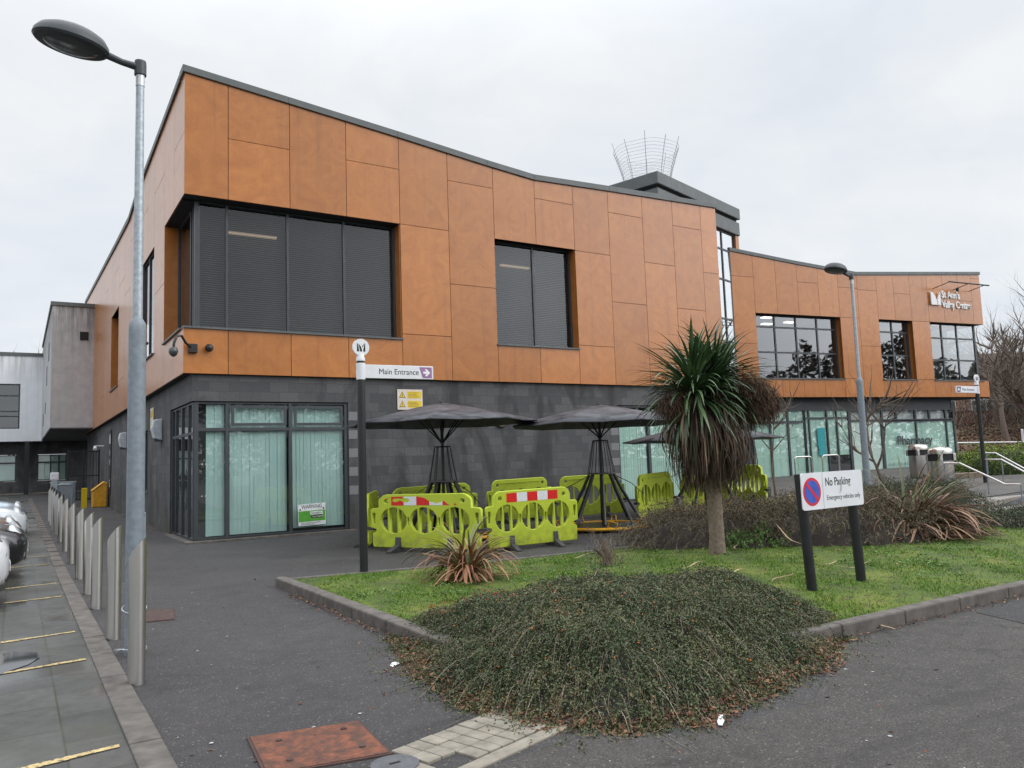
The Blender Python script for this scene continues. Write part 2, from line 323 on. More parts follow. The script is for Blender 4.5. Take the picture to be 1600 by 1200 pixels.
def soil():
    m = Mat('mossy turf', .9); c = m.ramp(m.noise(1.6, 6, .65), (.3, (.040, .068, .012)), (.5, (.085, .130, .014)), (.64, (.145, .165, .024)), (.78, (.10, .082, .036)))
    m.col(m.mix(m.ramp(m.noise(9, 5), (.52, (0.,)), (.66, (.75,))), c, (.065, .055, .028))); m.bump(m.noise(40, 4), .7, .02); return m.m
MT['turf'] = soil()
def bankmat():
    m = Mat('leafy bank', .95); c = m.ramp(m.noise(.6, 6, .7), (.35, (.075, .050, .036)), (.5, (.10, .075, .045)), (.62, (.085, .115, .035)))
    m.col(m.mix(1, c, m.ramp(m.noise(6, 5, .7), (.3, (.6,)), (.7, (1.4,))), 'MULTIPLY')); m.bump(m.noise(5, 5), .8, .1); return m.m
MT['bank'] = bankmat()
MT['mulch'] = plain('bare brown earth', (.05, .034, .024), .95, 0, .4, 8, .5)
MT['teal'] = plain('teal poster', (.02, .30, .33), .5); MT['lamp_glow'] = None
def emit(name, c, s):
    m = Mat(name); m.col(c); m.b.inputs['Emission Color'].default_value = (*c, 1); m.b.inputs['Emission Strength'].default_value = s; return m.m
MT['lamp_glow'] = emit('lit ceiling lamp', (1, .92, .78), 4); MT['lamp_glow_dim'] = emit('warm strip lamp', (1, .72, .5), .28)
MT['green_sign'] = plain('green sign panel', (.10, .36, .05), .4)
MT['paper'] = plain('white paper', (.72, .74, .75), .6)
MT['yellow_sheet'] = plain('yellow plastic sheet', (.62, .60, .04), .5)

# ------------------------------------------------------------------ mesh building
class MB:
    def __init__(s): s.v = []; s.f = []; s.t = []; s.mi = []
    def _add(s, vs, fs, tone=.5, mi=0):
        o = len(s.v); s.v.extend([tuple(p) for p in vs]); s.f.extend([tuple(o + i for i in f) for f in fs]); s.t.extend([tone] * len(fs)); s.mi.extend([mi] * len(fs))
    def box(s, a, b, M=None, tone=.5, mi=0):
        x0, y0, z0 = a; x1, y1, z1 = b
        vs = [Vector(p) for p in ((x0, y0, z0), (x1, y0, z0), (x1, y1, z0), (x0, y1, z0), (x0, y0, z1), (x1, y0, z1), (x1, y1, z1), (x0, y1, z1))]
        if M is not None: vs = [M @ p for p in vs]
        s._add(vs, [(0, 3, 2, 1), (4, 5, 6, 7), (0, 1, 5, 4), (1, 2, 6, 5), (2, 3, 7, 6), (3, 0, 4, 7)], tone, mi); return s
    def hexa(s, lo, hi, tone=.5, mi=0):      # two quads
        s._add(list(lo) + list(hi), [(0, 3, 2, 1), (4, 5, 6, 7), (0, 1, 5, 4), (1, 2, 6, 5), (2, 3, 7, 6), (3, 0, 4, 7)], tone, mi); return s
    def poly(s, pts, tone=.5, mi=0): s._add(pts, [tuple(range(len(pts)))], tone, mi); return s
    def prism(s, pts, off, tone=.5, mi=0):    # polygon pushed along off
        n = len(pts); a = [Vector(p) for p in pts]; b = [p + Vector(off) for p in a]
        s._add(a + b, [tuple(reversed(range(n))), tuple(range(n, 2 * n))] + [(i, (i + 1) % n, n + (i + 1) % n, n + i) for i in range(n)], tone, mi); return s
    def tube(s, pts, rad, n=8, tone=.5, cap=True, mi=0):
        pts = [Vector(p) for p in pts]; m = len(pts)
        rad = [rad] * m if isinstance(rad, (int, float)) else rad
        vs = []; prev = None
        for i, p in enumerate(pts):
            d = (pts[min(i + 1, m - 1)] - pts[max(i - 1, 0)]).normalized()
            if prev is None:
                a = Vector((0, 0, 1)) if abs(d.z) < .9 else Vector((1, 0, 0)); e = d.cross(a).normalized()
            else: e = (prev - d * prev.dot(d)).normalized()
            prev = e; q = d.cross(e)
            vs += [p + (e * math.cos(2 * math.pi * k / n) + q * math.sin(2 * math.pi * k / n)) * rad[i] for k in range(n)]
        fs = [(i * n + k, i * n + (k + 1) % n, (i + 1) * n + (k + 1) % n, (i + 1) * n + k) for i in range(m - 1) for k in range(n)]
        if cap: fs += [tuple(reversed(range(n))), tuple(range((m - 1) * n, m * n))]
        s._add(vs, fs, tone, mi); return s
    def lathe(s, prof, n=24, c=(0, 0, 0), tone=.5, M=None, mi=0):   # prof: (r, z)
        vs = []
        for r, z in prof: vs += [Vector((c[0] + r * math.cos(2 * math.pi * k / n), c[1] + r * math.sin(2 * math.pi * k / n), c[2] + z)) for k in range(n)]
        if M is not None: vs = [M @ v for v in vs]
        m = len(prof); fs = [(i * n + k, i * n + (k + 1) % n, (i + 1) * n + (k + 1) % n, (i + 1) * n + k) for i in range(m - 1) for k in range(n)]
        fs += [tuple(reversed(range(n))), tuple(range((m - 1) * n, m * n))]
        s._add(vs, fs, tone, mi); return s
    def build(s, name, mat, parent=None, smooth=False, bevel=0.0, uv=True):
        me = bpy.data.meshes.new(name); me.from_pydata(s.v, [], s.f)
        mats = mat if isinstance(mat, (list, tuple)) else [mat]
        for m in mats: me.materials.append(m)
        if len(mats) > 1: me.polygons.foreach_set('material_index', s.mi)
        finish(me, np.array(s.t, dtype=np.float32), uv)
        if smooth: shade(me)
        o = bpy.data.objects.new(name, me); COL.objects.link(o)
        if parent: o.parent = parent
        if bevel:
            b = o.modifiers.new('bevel', 'BEVEL'); b.width = bevel; b.segments = 2; b.limit_method = 'ANGLE'; b.angle_limit = R(40)
        return o
def shade(me, ang=35):
    me.polygons.foreach_set('use_smooth', [True] * len(me.polygons))
    try: me.set_sharp_from_angle(angle=R(ang))
    except Exception: pass
def finish(me, tone, uv=True):
    a = me.attributes.new('tone', 'FLOAT', 'FACE'); a.data.foreach_set('value', tone)
    if uv and len(me.polygons):
        n = len(me.loops); co = np.empty(len(me.vertices) * 3, np.float32); me.vertices.foreach_get('co', co); co = co.reshape(-1, 3)
        li = np.empty(n, np.int32); me.loops.foreach_get('vertex_index', li)
        pn = np.empty(len(me.polygons) * 3, np.float32); me.polygons.foreach_get('normal', pn); pn = np.abs(pn.reshape(-1, 3))
        lt = np.empty(len(me.polygons), np.int32); me.polygons.foreach_get('loop_total', lt); pl = np.repeat(np.arange(len(lt)), lt)
        ax = pn.argmax(1)[pl]; P = co[li]; U = np.where(ax == 0, P[:, 1], P[:, 0]); V = np.where(ax == 2, P[:, 1], P[:, 2])
        l = me.uv_layers.new(name='UVMap'); l.data.foreach_set('uv', np.stack([U, V], 1).ravel().astype(np.float32))
def np_mesh(name, verts, nper, tones, mat, parent=None):      # many separate n-gons
    nf = len(verts) // nper; me = bpy.data.meshes.new(name)
    me.vertices.add(len(verts)); me.vertices.foreach_set('co', np.asarray(verts, np.float32).ravel())
    me.loops.add(nf * nper); me.loops.foreach_set('vertex_index', np.arange(nf * nper, dtype=np.int32))
    me.polygons.add(nf); me.polygons.foreach_set('loop_start', np.arange(0, nf * nper, nper, dtype=np.int32))
    try: me.polygons.foreach_set('loop_total', np.full(nf, nper, dtype=np.int32))
    except Exception: pass
    me.update(calc_edges=True); me.materials.append(mat); finish(me, np.asarray(tones, np.float32), False)
    o = bpy.data.objects.new(name, me); COL.objects.link(o)
    if parent: o.parent = parent
    return o
def strips(name, paths, widths, tones, mat, parent=None, fold=0.0):
    # paths: N x K x 3 centre lines, widths: N x K, side vectors level; ribbons with a slight fold
    P = np.asarray(paths, np.float32); N, K, _ = P.shape; d = np.gradient(P, axis=1); d /= np.linalg.norm(d, axis=2, keepdims=True) + 1e-9
    up = np.tile(np.array([0, 0, 1.0], np.float32), (N, K, 1)); side = np.cross(d, up); ln = np.linalg.norm(side, axis=2, keepdims=True)
    side = np.where(ln > .05, side / (ln + 1e-9), np.array([1, 0, 0], np.float32)); nrm = np.cross(side, d)
    W = np.asarray(widths, np.float32)[:, :, None] * .5
    a = P - side * W + nrm * W * fold; b = P; c = P + side * W + nrm * W * fold
    q1 = np.stack([a[:, :-1], b[:, :-1], b[:, 1:], a[:, 1:]], 2); q2 = np.stack([b[:, :-1], c[:, :-1], c[:, 1:], b[:, 1:]], 2)
    V = np.concatenate([q1, q2], 1).reshape(-1, 3)
    return np_mesh(name, V, 4, np.repeat(tones, 2 * (K - 1)), mat, parent)
def leaves(name, cen, size, tones, mat, parent=None, aspect=.55, flat=None):
    cen = np.asarray(cen, np.float32); n = len(cen); d = RNG.normal(size=(n, 3)); d /= np.linalg.norm(d, axis=1, keepdims=True)
    if flat is not None: d[:, 2] *= flat; d /= np.linalg.norm(d, axis=1, keepdims=True)
    e = np.cross(d, RNG.normal(size=(n, 3))); e /= np.linalg.norm(e, axis=1, keepdims=True) + 1e-9
    if flat is not None: e[:, 2] *= flat
    s = np.asarray(size).reshape(-1, 1) * np.ones((n, 1)); a = cen + d * s * .5; b = cen + e * s * aspect * .5; c = cen - d * s * .5; f = cen - e * s * aspect * .5
    return np_mesh(name, np.stack([a, b, c, f], 1).reshape(-1, 3), 4, tones, mat, parent)
def thing(name, label, cat, loc=(0, 0, 0), rz=0.0, group=None):
    o = bpy.data.objects.new(name, None); COL.objects.link(o); o.empty_display_size = .2
    o.location = loc; o.rotation_euler = (0, 0, rz); tag(o, label, cat, group); return o
def tag(o, label=None, cat=None, group=None, kind=None):
    if label: o['label'] = label
    if cat: o['category'] = cat
    if group: o['group'] = group
    if kind: o['kind'] = kind
    return o
def dup(root, loc, rz, label):
    r = root.copy(); COL.objects.link(r); r.location = loc; r.rotation_euler = (0, 0, rz); r['label'] = label
    for ch in list(root.children):
        c = ch.copy(); COL.objects.link(c); c.parent = r
        for gch in list(ch.children):
            d = gch.copy(); COL.objects.link(d); d.parent = c
    return r
def lettering(name, body, size, mat, parent, M, extrude=.003, align='LEFT', xs=1.0, bold=0.0):
    cu = bpy.data.curves.new(name, 'FONT'); cu.body = body; cu.size = size; cu.extrude = extrude; cu.align_x = align; cu.offset = bold
    to = bpy.data.objects.new('tmp', cu); COL.objects.link(to); bpy.context.view_layer.update()
    me = bpy.data.meshes.new_from_object(to.evaluated_get(bpy.context.evaluated_depsgraph_get())); bpy.data.objects.remove(to); bpy.data.curves.remove(cu)
    me.transform(M @ Matrix.Diagonal((xs, 1, 1, 1))); me.name = name; me.materials.clear(); me.materials.append(mat)
    o = bpy.data.objects.new(name, me); COL.objects.link(o); o.parent = parent; return o
def holes_panel(name, outline, holes, thick, bevel, mat, parent):
    # flat outline with openings, given thickness; local x along, z up
    cu = bpy.data.curves.new(name, 'CURVE'); cu.dimensions = '2D'; cu.fill_mode = 'BOTH'; cu.extrude = thick / 2 - bevel; cu.bevel_depth = bevel; cu.bevel_resolution = 1; cu.offset = -bevel
    for pts in [outline] + holes:
        sp = cu.splines.new('POLY'); sp.points.add(len(pts) - 1); sp.use_cyclic_u = True
        for p, q in zip(sp.points, pts): p.co = (q[0], q[1], 0, 1)
    to = bpy.data.objects.new('tmp', cu); COL.objects.link(to); bpy.context.view_layer.update()
    me = bpy.data.meshes.new_from_object(to.evaluated_get(bpy.context.evaluated_depsgraph_get())); bpy.data.objects.remove(to); bpy.data.curves.remove(cu)
    me.transform(Matrix.Rotation(R(90), 4, 'X')); me.name = name; me.materials.clear(); me.materials.append(mat)
    o = bpy.data.objects.new(name, me); COL.objects.link(o)
    if parent: o.parent = parent
    return o
def basis(o, x, y, z):
    m = Matrix.Identity(4)
    for i, v in enumerate((x, y, z, o)):
        for j in range(3): m[j][i] = v[j]
    return m
def noise2(x, y, s=1.0, seed=0):
    return (math.sin(x * 1.7 * s + seed) * math.cos(y * 1.3 * s - seed * .7) + .5 * math.sin(x * 3.9 * s - y * 2.7 * s + seed * 1.9) + .3 * math.cos(x * 7.1 * s + y * 6.3 * s + seed)) / 1.8

# ------------------------------------------------------------------ ground
def grid_sheet(name, xs, ys, zf, mat, smooth=True):
    mb = MB(); nx, ny = len(xs), len(ys)
    mb.v = [(x, y, zf(x, y)) for y in ys for x in xs]
    mb.f = [(j * nx + i, j * nx + i + 1, (j + 1) * nx + i + 1, (j + 1) * nx + i) for j in range(ny - 1) for i in range(nx - 1)]
    mb.t = [.5] * len(mb.f); mb.mi = [0] * len(mb.f)
    o = mb.build(name, mat); 
    if smooth: shade(o.data)
    return tag(o, kind='structure')
FX = [-600, -200, -80, -40, -20, -10, -5] + list(np.arange(-4, 44, 1.0)) + [46, 60, 100, 200, 600]
FY = [-600, -200, -80, -40, -25, -20, -18] + list(np.arange(-17, 50, 1.0)) + [60, 100, 200, 600]
grid_sheet('ground', [float(a) for a in FX], [float(a) for a in FY], ground_z, MT['asphalt'])
def poly_sheet(name, pts, dz, mat, step=1.0):
    bm = bmesh.new(); bm.faces.new([bm.verts.new((x, y, 0)) for x, y in pts]); 
    x0, x1 = min(p[0] for p in pts), max(p[0] for p in pts); y0, y1 = min(p[1] for p in pts), max(p[1] for p in pts)
    for k in np.arange(math.ceil(x0), x1, step): bmesh.ops.bisect_plane(bm, geom=bm.verts[:] + bm.edges[:] + bm.faces[:], plane_co=(k, 0, 0), plane_no=(1, 0, 0))
    for k in np.arange(math.ceil(y0), y1, step): bmesh.ops.bisect_plane(bm, geom=bm.verts[:] + bm.edges[:] + bm.faces[:], plane_co=(0, k, 0), plane_no=(0, 1, 0))
    for v in bm.verts: v.co.z = ground_z(v.co.x, v.co.y) + dz
    bmesh.ops.recalc_face_normals(bm, faces=bm.faces[:])
    if sum(f.normal.z for f in bm.faces) < 0: bmesh.ops.reverse_faces(bm, faces=bm.faces[:])
    me = bpy.data.meshes.new(name); bm.to_mesh(me); bm.free(); me.materials.append(mat); finish(me, np.full(len(me.polygons), .5, np.float32))
    o = bpy.data.objects.new(name, me); COL.objects.link(o); return tag(o, kind='structure')
poly_sheet('road', [(-.35, -14.45), (.2, -14.9), (1.2, -14.9), (2.6, -14.1), (3.2, -13.93), (40, -13.93), (40, -24), (-2.0, -24), (-2.0, -14.95), (-1.2, -14.62)], .004, MT['road'], 4.0)
pp = [on_ground(*p) for p in ((1525, 958), (1570, 942), (1640, 930), (1700, 960), (1640, 985), (1560, 966))]
poly_sheet('road_patch', [(p.x, p.y) for p in pp], .008, MT['patch'], 4.0)
poly_sheet('car_park', [(-2.56, -24), (-2.56, 36), (-30, 36), (-30, -24)], .004, MT['paving'], 2.0)
poly_sheet('plaza', [(11.2, -6.6), (12.6, -1.4), (16.9, .05), (21.2, 3.8), (36, 1.6), (44, 1.5), (44, -8.0), (19, -8.0), (14.6, -8.0), (13.4, -7.4)], .012, MT['plaza'], 1.0)
pp = [on_ground(*p) for p in ((-60, 1046), (-20, 1030), (20, 1019), (58, 1021), (62, 1029), (44, 1040), (14, 1050), (-20, 1064), (-60, 1075))]
pm = Mat('standing water', .03); pm.col((.018, .019, .018)); poly_sheet('puddle', [(p.x, p.y) for p in pp], .0095, pm.m, 4.0)
# parking bay lines: short worn ticks
mb = MB()
for Y in (-13.02, -10.38, -8.92, -6.05, -4.5, -1.6, -.1, 2.9, 4.4, 7.2, 8.7):
    n = 5
    for k in range(n):
        xa, xb = -3.25 + .64 * k / n, -3.25 + .64 * (k + 1) / n; ya, yb = Y - .05 + .1 * k / n, Y - .05 + .1 * (k + 1) / n
        h = .035 + random.uniform(-.008, .006); z = ground_z(-3, Y) + .009
        mb.poly([(xa, ya - h, z), (xb, yb - h + random.uniform(-.006, .006), z), (xb, yb + h, z), (xa, ya + h, z)])
tag(mb.build('parking_lines', MT['yellow_line']), kind='structure')
# flush kerb between the car park and the footway
mb = MB(); y = -24.0
while y < 30:
    t = random.random(); mb.box((-2.565, y + .006, -.1), (-2.385, y + .909, .016 + random.uniform(0, .006) + ground_z(-2.4, y)), tone=t); y += .915
tag(mb.build('flush_kerb', MT['kerb'], bevel=.008), kind='structure')
# pale setts beside the rusty cover
mb = MB(); ang = R(17); U = Vector((math.cos(ang), math.sin(ang), 0)); V = Vector((-U.y, U.x, 0)); O = Vector((-1.36, -14.06, 0))
for i in range(9):
    for j in range(3):
        if i < 2 and j == 2: continue
        a = O + U * (.105 * i + .003) - V * (.155 * j + .003); b = a + U * .099; c = b - V * .149; d = a - V * .149
        h = .012 + random.uniform(0, .006); mb.hexa([p - Vector((0, 0, .05)) for p in (d, c, b, a)], [p + Vector((0, 0, h)) for p in (d, c, b, a)])
tag(mb.build('pale_setts', MT['kerb_pale'], bevel=.006), kind='structure')
mb = MB()
a = O - V * .48; b = a + U * 1.05; mb.hexa([p - Vector((0, 0, .05)) for p in (a - V * .10, b - V * .10, b, a)], [p + Vector((0, 0, .013)) for p in (a - V * .10, b - V * .10, b, a)])
a = O - U * .75 - V * .14; b = a + U * .74; mb.hexa([p - Vector((0, 0, .05)) for p in (a - V * .24, b - V * .24, b, a)], [p + Vector((0, 0, .010)) for p in (a - V * .24, b - V * .24, b, a)])
tag(mb.build('edging_strip', MT['kerb_pale'], bevel=.006), kind='structure')

# ------------------------------------------------------------------ lawn bed with its kerbs
def lawn_back(x):
    pts = [(-.1, -7.40), (5.8, -8.42), (9, -7.7), (14, -8.6), (32, -9.6)]
    for (a, ya), (b, yb) in zip(pts, pts[1:]):
        if x <= b: return ya + (yb - ya) * (x - a) / (b - a)
    return pts[-1][1]
YF = -13.86
def lawn_z(x, y):
    yb = lawn_back(x); t = min(1, max(0, (y - YF) / (yb - YF))); e = min(1, min(t, 1 - t) * 5, max(0, x) * 1.2)
    return ground_z(x, y) + .085 + .07 * e + .018 * noise2(x, y, 1.3, 2) * e
mb = MB(); xs = list(np.arange(0.03, 14.5, .3)); nr = 24; idx = {}
for i, x in enumerate(xs):
    for j in range(nr + 1):
        y = YF + (lawn_back(x) - YF) * j / nr; idx[i, j] = len(mb.v); mb.v.append((x, y, lawn_z(x, y)))
for i in range(len(xs) - 1):
    for j in range(nr): mb.f.append((idx[i, j], idx[i + 1, j], idx[i + 1, j + 1], idx[i, j + 1])); mb.t.append(.5); mb.mi.append(0)
o = mb.build('lawn', MT['turf']); shade(o.data, 80); tag(o, kind='structure')
mb = MB()
y = -7.45
while y > -13.5: mb.box((-.13, y - .909, -.1), (.03, y, .125 + random.uniform(-.004, .004)), tone=random.random()); y -= .915
x = .05
while x < 32: mb.box((x, -13.99, -.1), (x + .909, YF + .0, .125 + random.uniform(-.004, .004))); x += .915
for k in range(35):
    a = -.1 + k * .915; b = a + .909; 
    if b > 14.6: break
    ya, yb = lawn_back(a), lawn_back(b); za, zb = ground_z(a, ya), ground_z(b, yb)
    mb.hexa([(a, ya, za - .1), (b, yb, zb - .1), (b, yb + .13, zb - .1), (a, ya + .13, za - .1)], [(a, ya, za + .105), (b, yb, zb + .105), (b, yb + .13, zb + .10), (a, ya + .13, za + .10)])
mb.prism([(-.13, -7.45, -.1), (.03, -7.45, -.1), (.0, -7.26, -.1), (-.1, -7.26, -.1), (-.14, -7.33, -.1)], (0, 0, .225))
tag(mb.build('lawn_kerb', MT['kerb'], bevel=.018), kind='structure')
# blades
N = 150000; X = RNG.uniform(.05, 13, N * 2); Y = RNG.uniform(-13.85, -7.4, N * 2)
lb = np.interp(X, [-.1, 5.8, 9, 14, 32], [-7.40, -8.42, -7.7, -8.6, -9.6]); dist = np.hypot(X - CAM.x, Y - CAM.y)
pn = np.array([noise2(a, b, 2.1, 5) for a, b in zip(X, Y)])
keep = (Y < lb) & (RNG.random(N * 2) < np.clip(1.35 - dist / 16, .25, 1) * np.clip(.62 + .75 * pn, .10, 1)); X, Y, pn = X[keep], Y[keep], pn[keep]
Z = np.array([lawn_z(a, b) for a, b in zip(X, Y)]) - .004; n = len(X)
h = RNG.uniform(.012, .036, n) * (1 + .5 * np.clip(pn, -.5, 1)); a = RNG.uniform(0, 2 * np.pi, n); wd = RNG.uniform(.003, .006, n)
base = np.stack([X, Y, Z], 1); sx = np.stack([np.cos(a), np.sin(a), np.zeros(n)], 1) * wd[:, None]
tip = base + np.stack([RNG.normal(0, .5, n) * h, RNG.normal(0, .5, n) * h, h], 1)
pn2 = np.array([noise2(a_, b_, .9, 17) + .5 * noise2(a_, b_, 4.3, 8) for a_, b_ in zip(X, Y)]); tn = np.clip(.45 + .30 * pn2 + RNG.normal(0, .22, n) + (RNG.random(n) < .06) * .4, 0, 1)
o = np_mesh('lawn_grass', np.stack([base - sx, base + sx, tip], 1).reshape(-1, 3), 3, tn, MT['grass']); tag(o, 'short bright green grass covering the kerbed lawn bed', 'grass', kind='stuff')
# low broad weeds in the turf
cs = []; 
for k in range(90):
    x, y = random.uniform(.2, 9), random.uniform(-13.7, -8.2); m = random.randint(25, 70); r = random.uniform(.06, .22)
    if y > lawn_back(x) - .1: continue
    for q in range(m):
        u, v = x + random.gauss(0, r), min(lawn_back(x) - .05, max(YF + .05, y + random.gauss(0, r))); cs.append((u, v, lawn_z(max(u, .05), v) + random.uniform(.006, .045)))
o = leaves('lawn_weeds', cs, RNG.uniform(.018, .04, len(cs)), RNG.uniform(0, 1, len(cs)), MT['weed'], flat=.5, aspect=.8); tag(o, 'low broad leaved weeds growing through the lawn', 'weeds', kind='stuff')

# ------------------------------------------------------------------ the community building
class Face:
    def __init__(s, O, D, N): s.O = Vector(O); s.D = Vector(D).normalized(); s.N = Vector(N).normalized()
    def P(s, a, off, z): return s.O + s.D * a + s.N * off + Vector((0, 0, z))
    def slab(s, mb, a0, a1, o0, o1, z0, z1, z1b=None, tone=.5):
        zb = z1 if z1b is None else z1b
        lo = [s.P(a0, o0, z0), s.P(a1, o0, z0), s.P(a1, o1, z0), s.P(a0, o1, z0)]; hi = [s.P(a0, o0, z1), s.P(a1, o0, zb), s.P(a1, o1, zb), s.P(a0, o1, z1)]
        if (lo[1] - lo[0]).cross(lo[2] - lo[0]).z < 0: lo.reverse(); hi.reverse()
        mb.hexa(lo, hi, tone)
def interp(pts):
    def f(x):
        if x <= pts[0][0]: return pts[0][1]
        for (a, za), (b, zb) in zip(pts, pts[1:]):
            if x <= b: return za + (zb - za) * (x - a) / (b - a)
        return pts[-1][1]
    return f
BLD = thing('community_centre', 'two storey community building clad in orange brown panels over charcoal blocks', 'building')
G = .007
def clad(face, joints, cols, top, base, name, thick=.03, trim=.16, lead=.0):
    mb = MB(); bk = MB()
    for (a, b), segs in zip(zip(joints, joints[1:]), cols):
        z0 = base
        for sg in segs:
            za, zb = sg
            if zb is None:
                face.slab(mb, a + (G if a > joints[0] else lead), b - G, 0, thick, za + G, top(a) - trim, top(b) - trim, tone=random.random())
                face.slab(bk, max(a, joints[0] + .16), b, thick, thick + .12, za, top(a) - trim, top(b) - trim)
            else:
                face.slab(mb, a + (G if a > joints[0] else lead), b - G, 0, thick, za + G, zb - G, tone=random.random())
                face.slab(bk, max(a, joints[0] + .16), b, thick, thick + .12, za, zb)
    mb.build(name, MT['clad'], BLD); bk.build('cladding_backing', MT['dark'], BLD)
def capping(face, pts, top, o0=-.05, o1=.45, h=.17):
    mb = MB()
    for a, b in zip(pts, pts[1:]):
        lo = [face.P(a, o0, top(a) - h), face.P(b, o0, top(b) - h), face.P(b, o1, top(b) - h), face.P(a, o1, top(a) - h)]; hi = [p + Vector((0, 0, h)) for p in lo]
        if (lo[1] - lo[0]).cross(lo[2] - lo[0]).z < 0: lo.reverse(); hi.reverse()
        mb.hexa(lo, hi)
    mb.build('parapet_capping', MT['cap'], BLD, bevel=.01)
FRONT = Face((0, 0, 0), (1, 0, 0), (0, 1, 0)); LEFT = Face((-.1, 0, 0), (0, 1, 0), (1, 0, 0))
ftop = interp([(-.1, 10.81), (2.25, 10.57), (5.1, 10.28), (7.8, 9.98), (9.38, 9.83), (12.16, 9.93), (16.82, 10.07)])
J = [-.1, .85, 2.28, 3.70, 5.14, 6.56, 7.99, 9.39, 10.77, 12.11, 13.50, 14.80, 16.08, 16.82]
CO = [[(3.75, 4.77), (7.8, None)], [(3.75, 4.77), (7.8, 9.26), (9.26, None)], [(3.75, 4.77), (7.8, None)], [(3.75, 4.77), (7.8, 9.26), (9.26, None)],
      [(3.75, 4.92), (4.92, 7.8), (7.8, None)], [(3.75, 6.35), (6.35, 9.2), (9.2, None)], [(3.75, 4.77), (7.76, None)], [(3.75, 4.77), (7.76, 9.13), (9.13, None)],
      [(3.75, 4.9), (4.9, 7.74), (7.74, None)], [(3.75, 6.3), (6.3, 9.1), (9.1, None)], [(3.75, 4.92), (4.92, 7.68), (7.68, None)], [(3.75, 6.3), (6.3, 9.04), (9.04, None)], [(3.75, 4.9), (4.9, 7.61), (7.61, None)]]
clad(FRONT, J, CO, ftop, 3.75, 'front_cladding')
capping(FRONT, [-.15, 2.25, 5.1, 7.8, 9.38, 12.16, 16.86], ftop)
ltop = interp([(0, 10.81), (8.2, 10.45), (10.2, 10.2), (14, 10.35), (30, 11.1)])
JL = [.0, 1.33, 2.75, 4.5, 5.75, 7.0, 8.4, 9.8, 11.3, 13.2, 14.5, 15.8, 17.2, 18.6, 20, 21.4, 22.8, 24.2, 25.6, 27, 28.4, 30]
CL = [[(3.75, 4.77), (7.8, 9.26), (9.26, None)], [(3.75, 4.77), (7.8, None)], [(3.75, 6.35), (6.35, 9.2), (9.2, None)], [(3.75, 4.77), (7.72, None)], [(3.75, 4.77), (7.72, 9.2), (9.2, None)], [(3.75, 4.9), (4.9, 7.7), (7.7, None)],
      [(3.75, 6.35), (6.35, 9.2), (9.2, None)], [(3.75, 7.7), (7.7, None)], [(3.75, 4.9), (4.9, 8.4), (8.4, None)], [(3.75, 4.77), (7.7, 9.2), (9.2, None)], [(3.75, 4.77), (7.7, None)]] + [[(3.75, 4.9), (4.9, 7.7), (7.7, None)], [(3.75, 6.35), (6.35, 9.2), (9.2, None)]] * 5
clad(LEFT, JL, CL, ltop, 3.75, 'side_cladding', lead=.034)
capping(LEFT, [.5, 8.2, 10.2, 14, 30], ltop)
# soffit under the cladding and roof deck behind the parapet
mb = MB(); mb.box((-.08, .04, 3.76), (16.8, .16, 3.80)); mb.box((-.06, .16, 3.76), (.16, 30, 3.80)); mb.build('cladding_soffit', MT['dark'], BLD)
mb = MB()
for a, b in zip([.0, 4.7, 9.38, 12.16], [4.7, 9.38, 12.16, 16.8]): mb.hexa([(a, .3, ftop(a) - .5), (b, .3, ftop(b) - .5), (b, 30, ftop(b) - .5), (a, 30, ftop(a) - .5)], [(a, .3, ftop(a) - .35), (b, .3, ftop(b) - .35), (b, 30, ftop(b) - .35), (a, 30, ftop(a) - .35)])
mb.build('roof', MT['cap'], BLD)
# block walls
mb = MB(); BY = .10; t = .22
mb.box((.1, BY, 3.15), (16.8, BY + t, 3.76)); mb.box((3.70, BY, -.1), (12.2, BY + t, 3.15)); mb.box((15.2, BY, -.1), (16.8, BY + t, 3.15)); mb.box((12.2, BY, -.1), (15.2, BY + t, .25))
mb.box((.1, BY + t, 3.15), (.1 + t, 30, 3.76)); mb.box((.1, 2.98, -.1), (.1 + t, 6.9, 3.15)); mb.box((.1, 6.9, -.1), (.1 + t, 7.9, 1.05)); mb.box((.1, 6.9, 2.85), (.1 + t, 7.9, 3.15)); mb.box((.1, 7.9, -.1), (.1 + t, 30, 3.15)); mb.box((16.58, BY + t, -.1), (16.8, 4, 3.76))
mb.build('block_wall', MT['block'], BLD)
def bits(name, mat, boxes):
    for a, b in boxes: q = MB(); q.box(a, b); q.build(name, mat, BLD)
bits('quoin_block', MT['pale_block'], [((3.705, BY - .003, .91 + .45 * k), (3.93, BY + .05, 1.125 + .45 * k)) for k in range(5)] + [((11.90, BY - .003, .9 + .45 * k), (12.195, BY + .05, 1.115 + .45 * k)) for k in range(4)])
mb = MB(); mb.box((-.03, -.03, -.05), (3.82, .25, .055 + .03)); mb.box((-.03, .25, -.05), (.3, 3.0, .085)); mb.build('window_plinth', MT['kerb'], BLD, bevel=.012)
bits('interior_lining', MT['room'], [((.6, .9, -.05), (5.6, .95, 7.9)), ((.6, .95, -.05), (.65, 6, 10)), ((.3, 3.0, 0), (.6, 3.1, 7.8)), ((7.6, .85, 4), (11.2, .9, 8)), ((11.8, .85, 0), (15.6, .9, 3.6)), ((.7, 4.2, 4), (.75, 7.4, 8)), ((.7, 13, 4), (.75, 16, 8)), ((.62, 6.6, .6), (.66, 8.2, 3.2))])

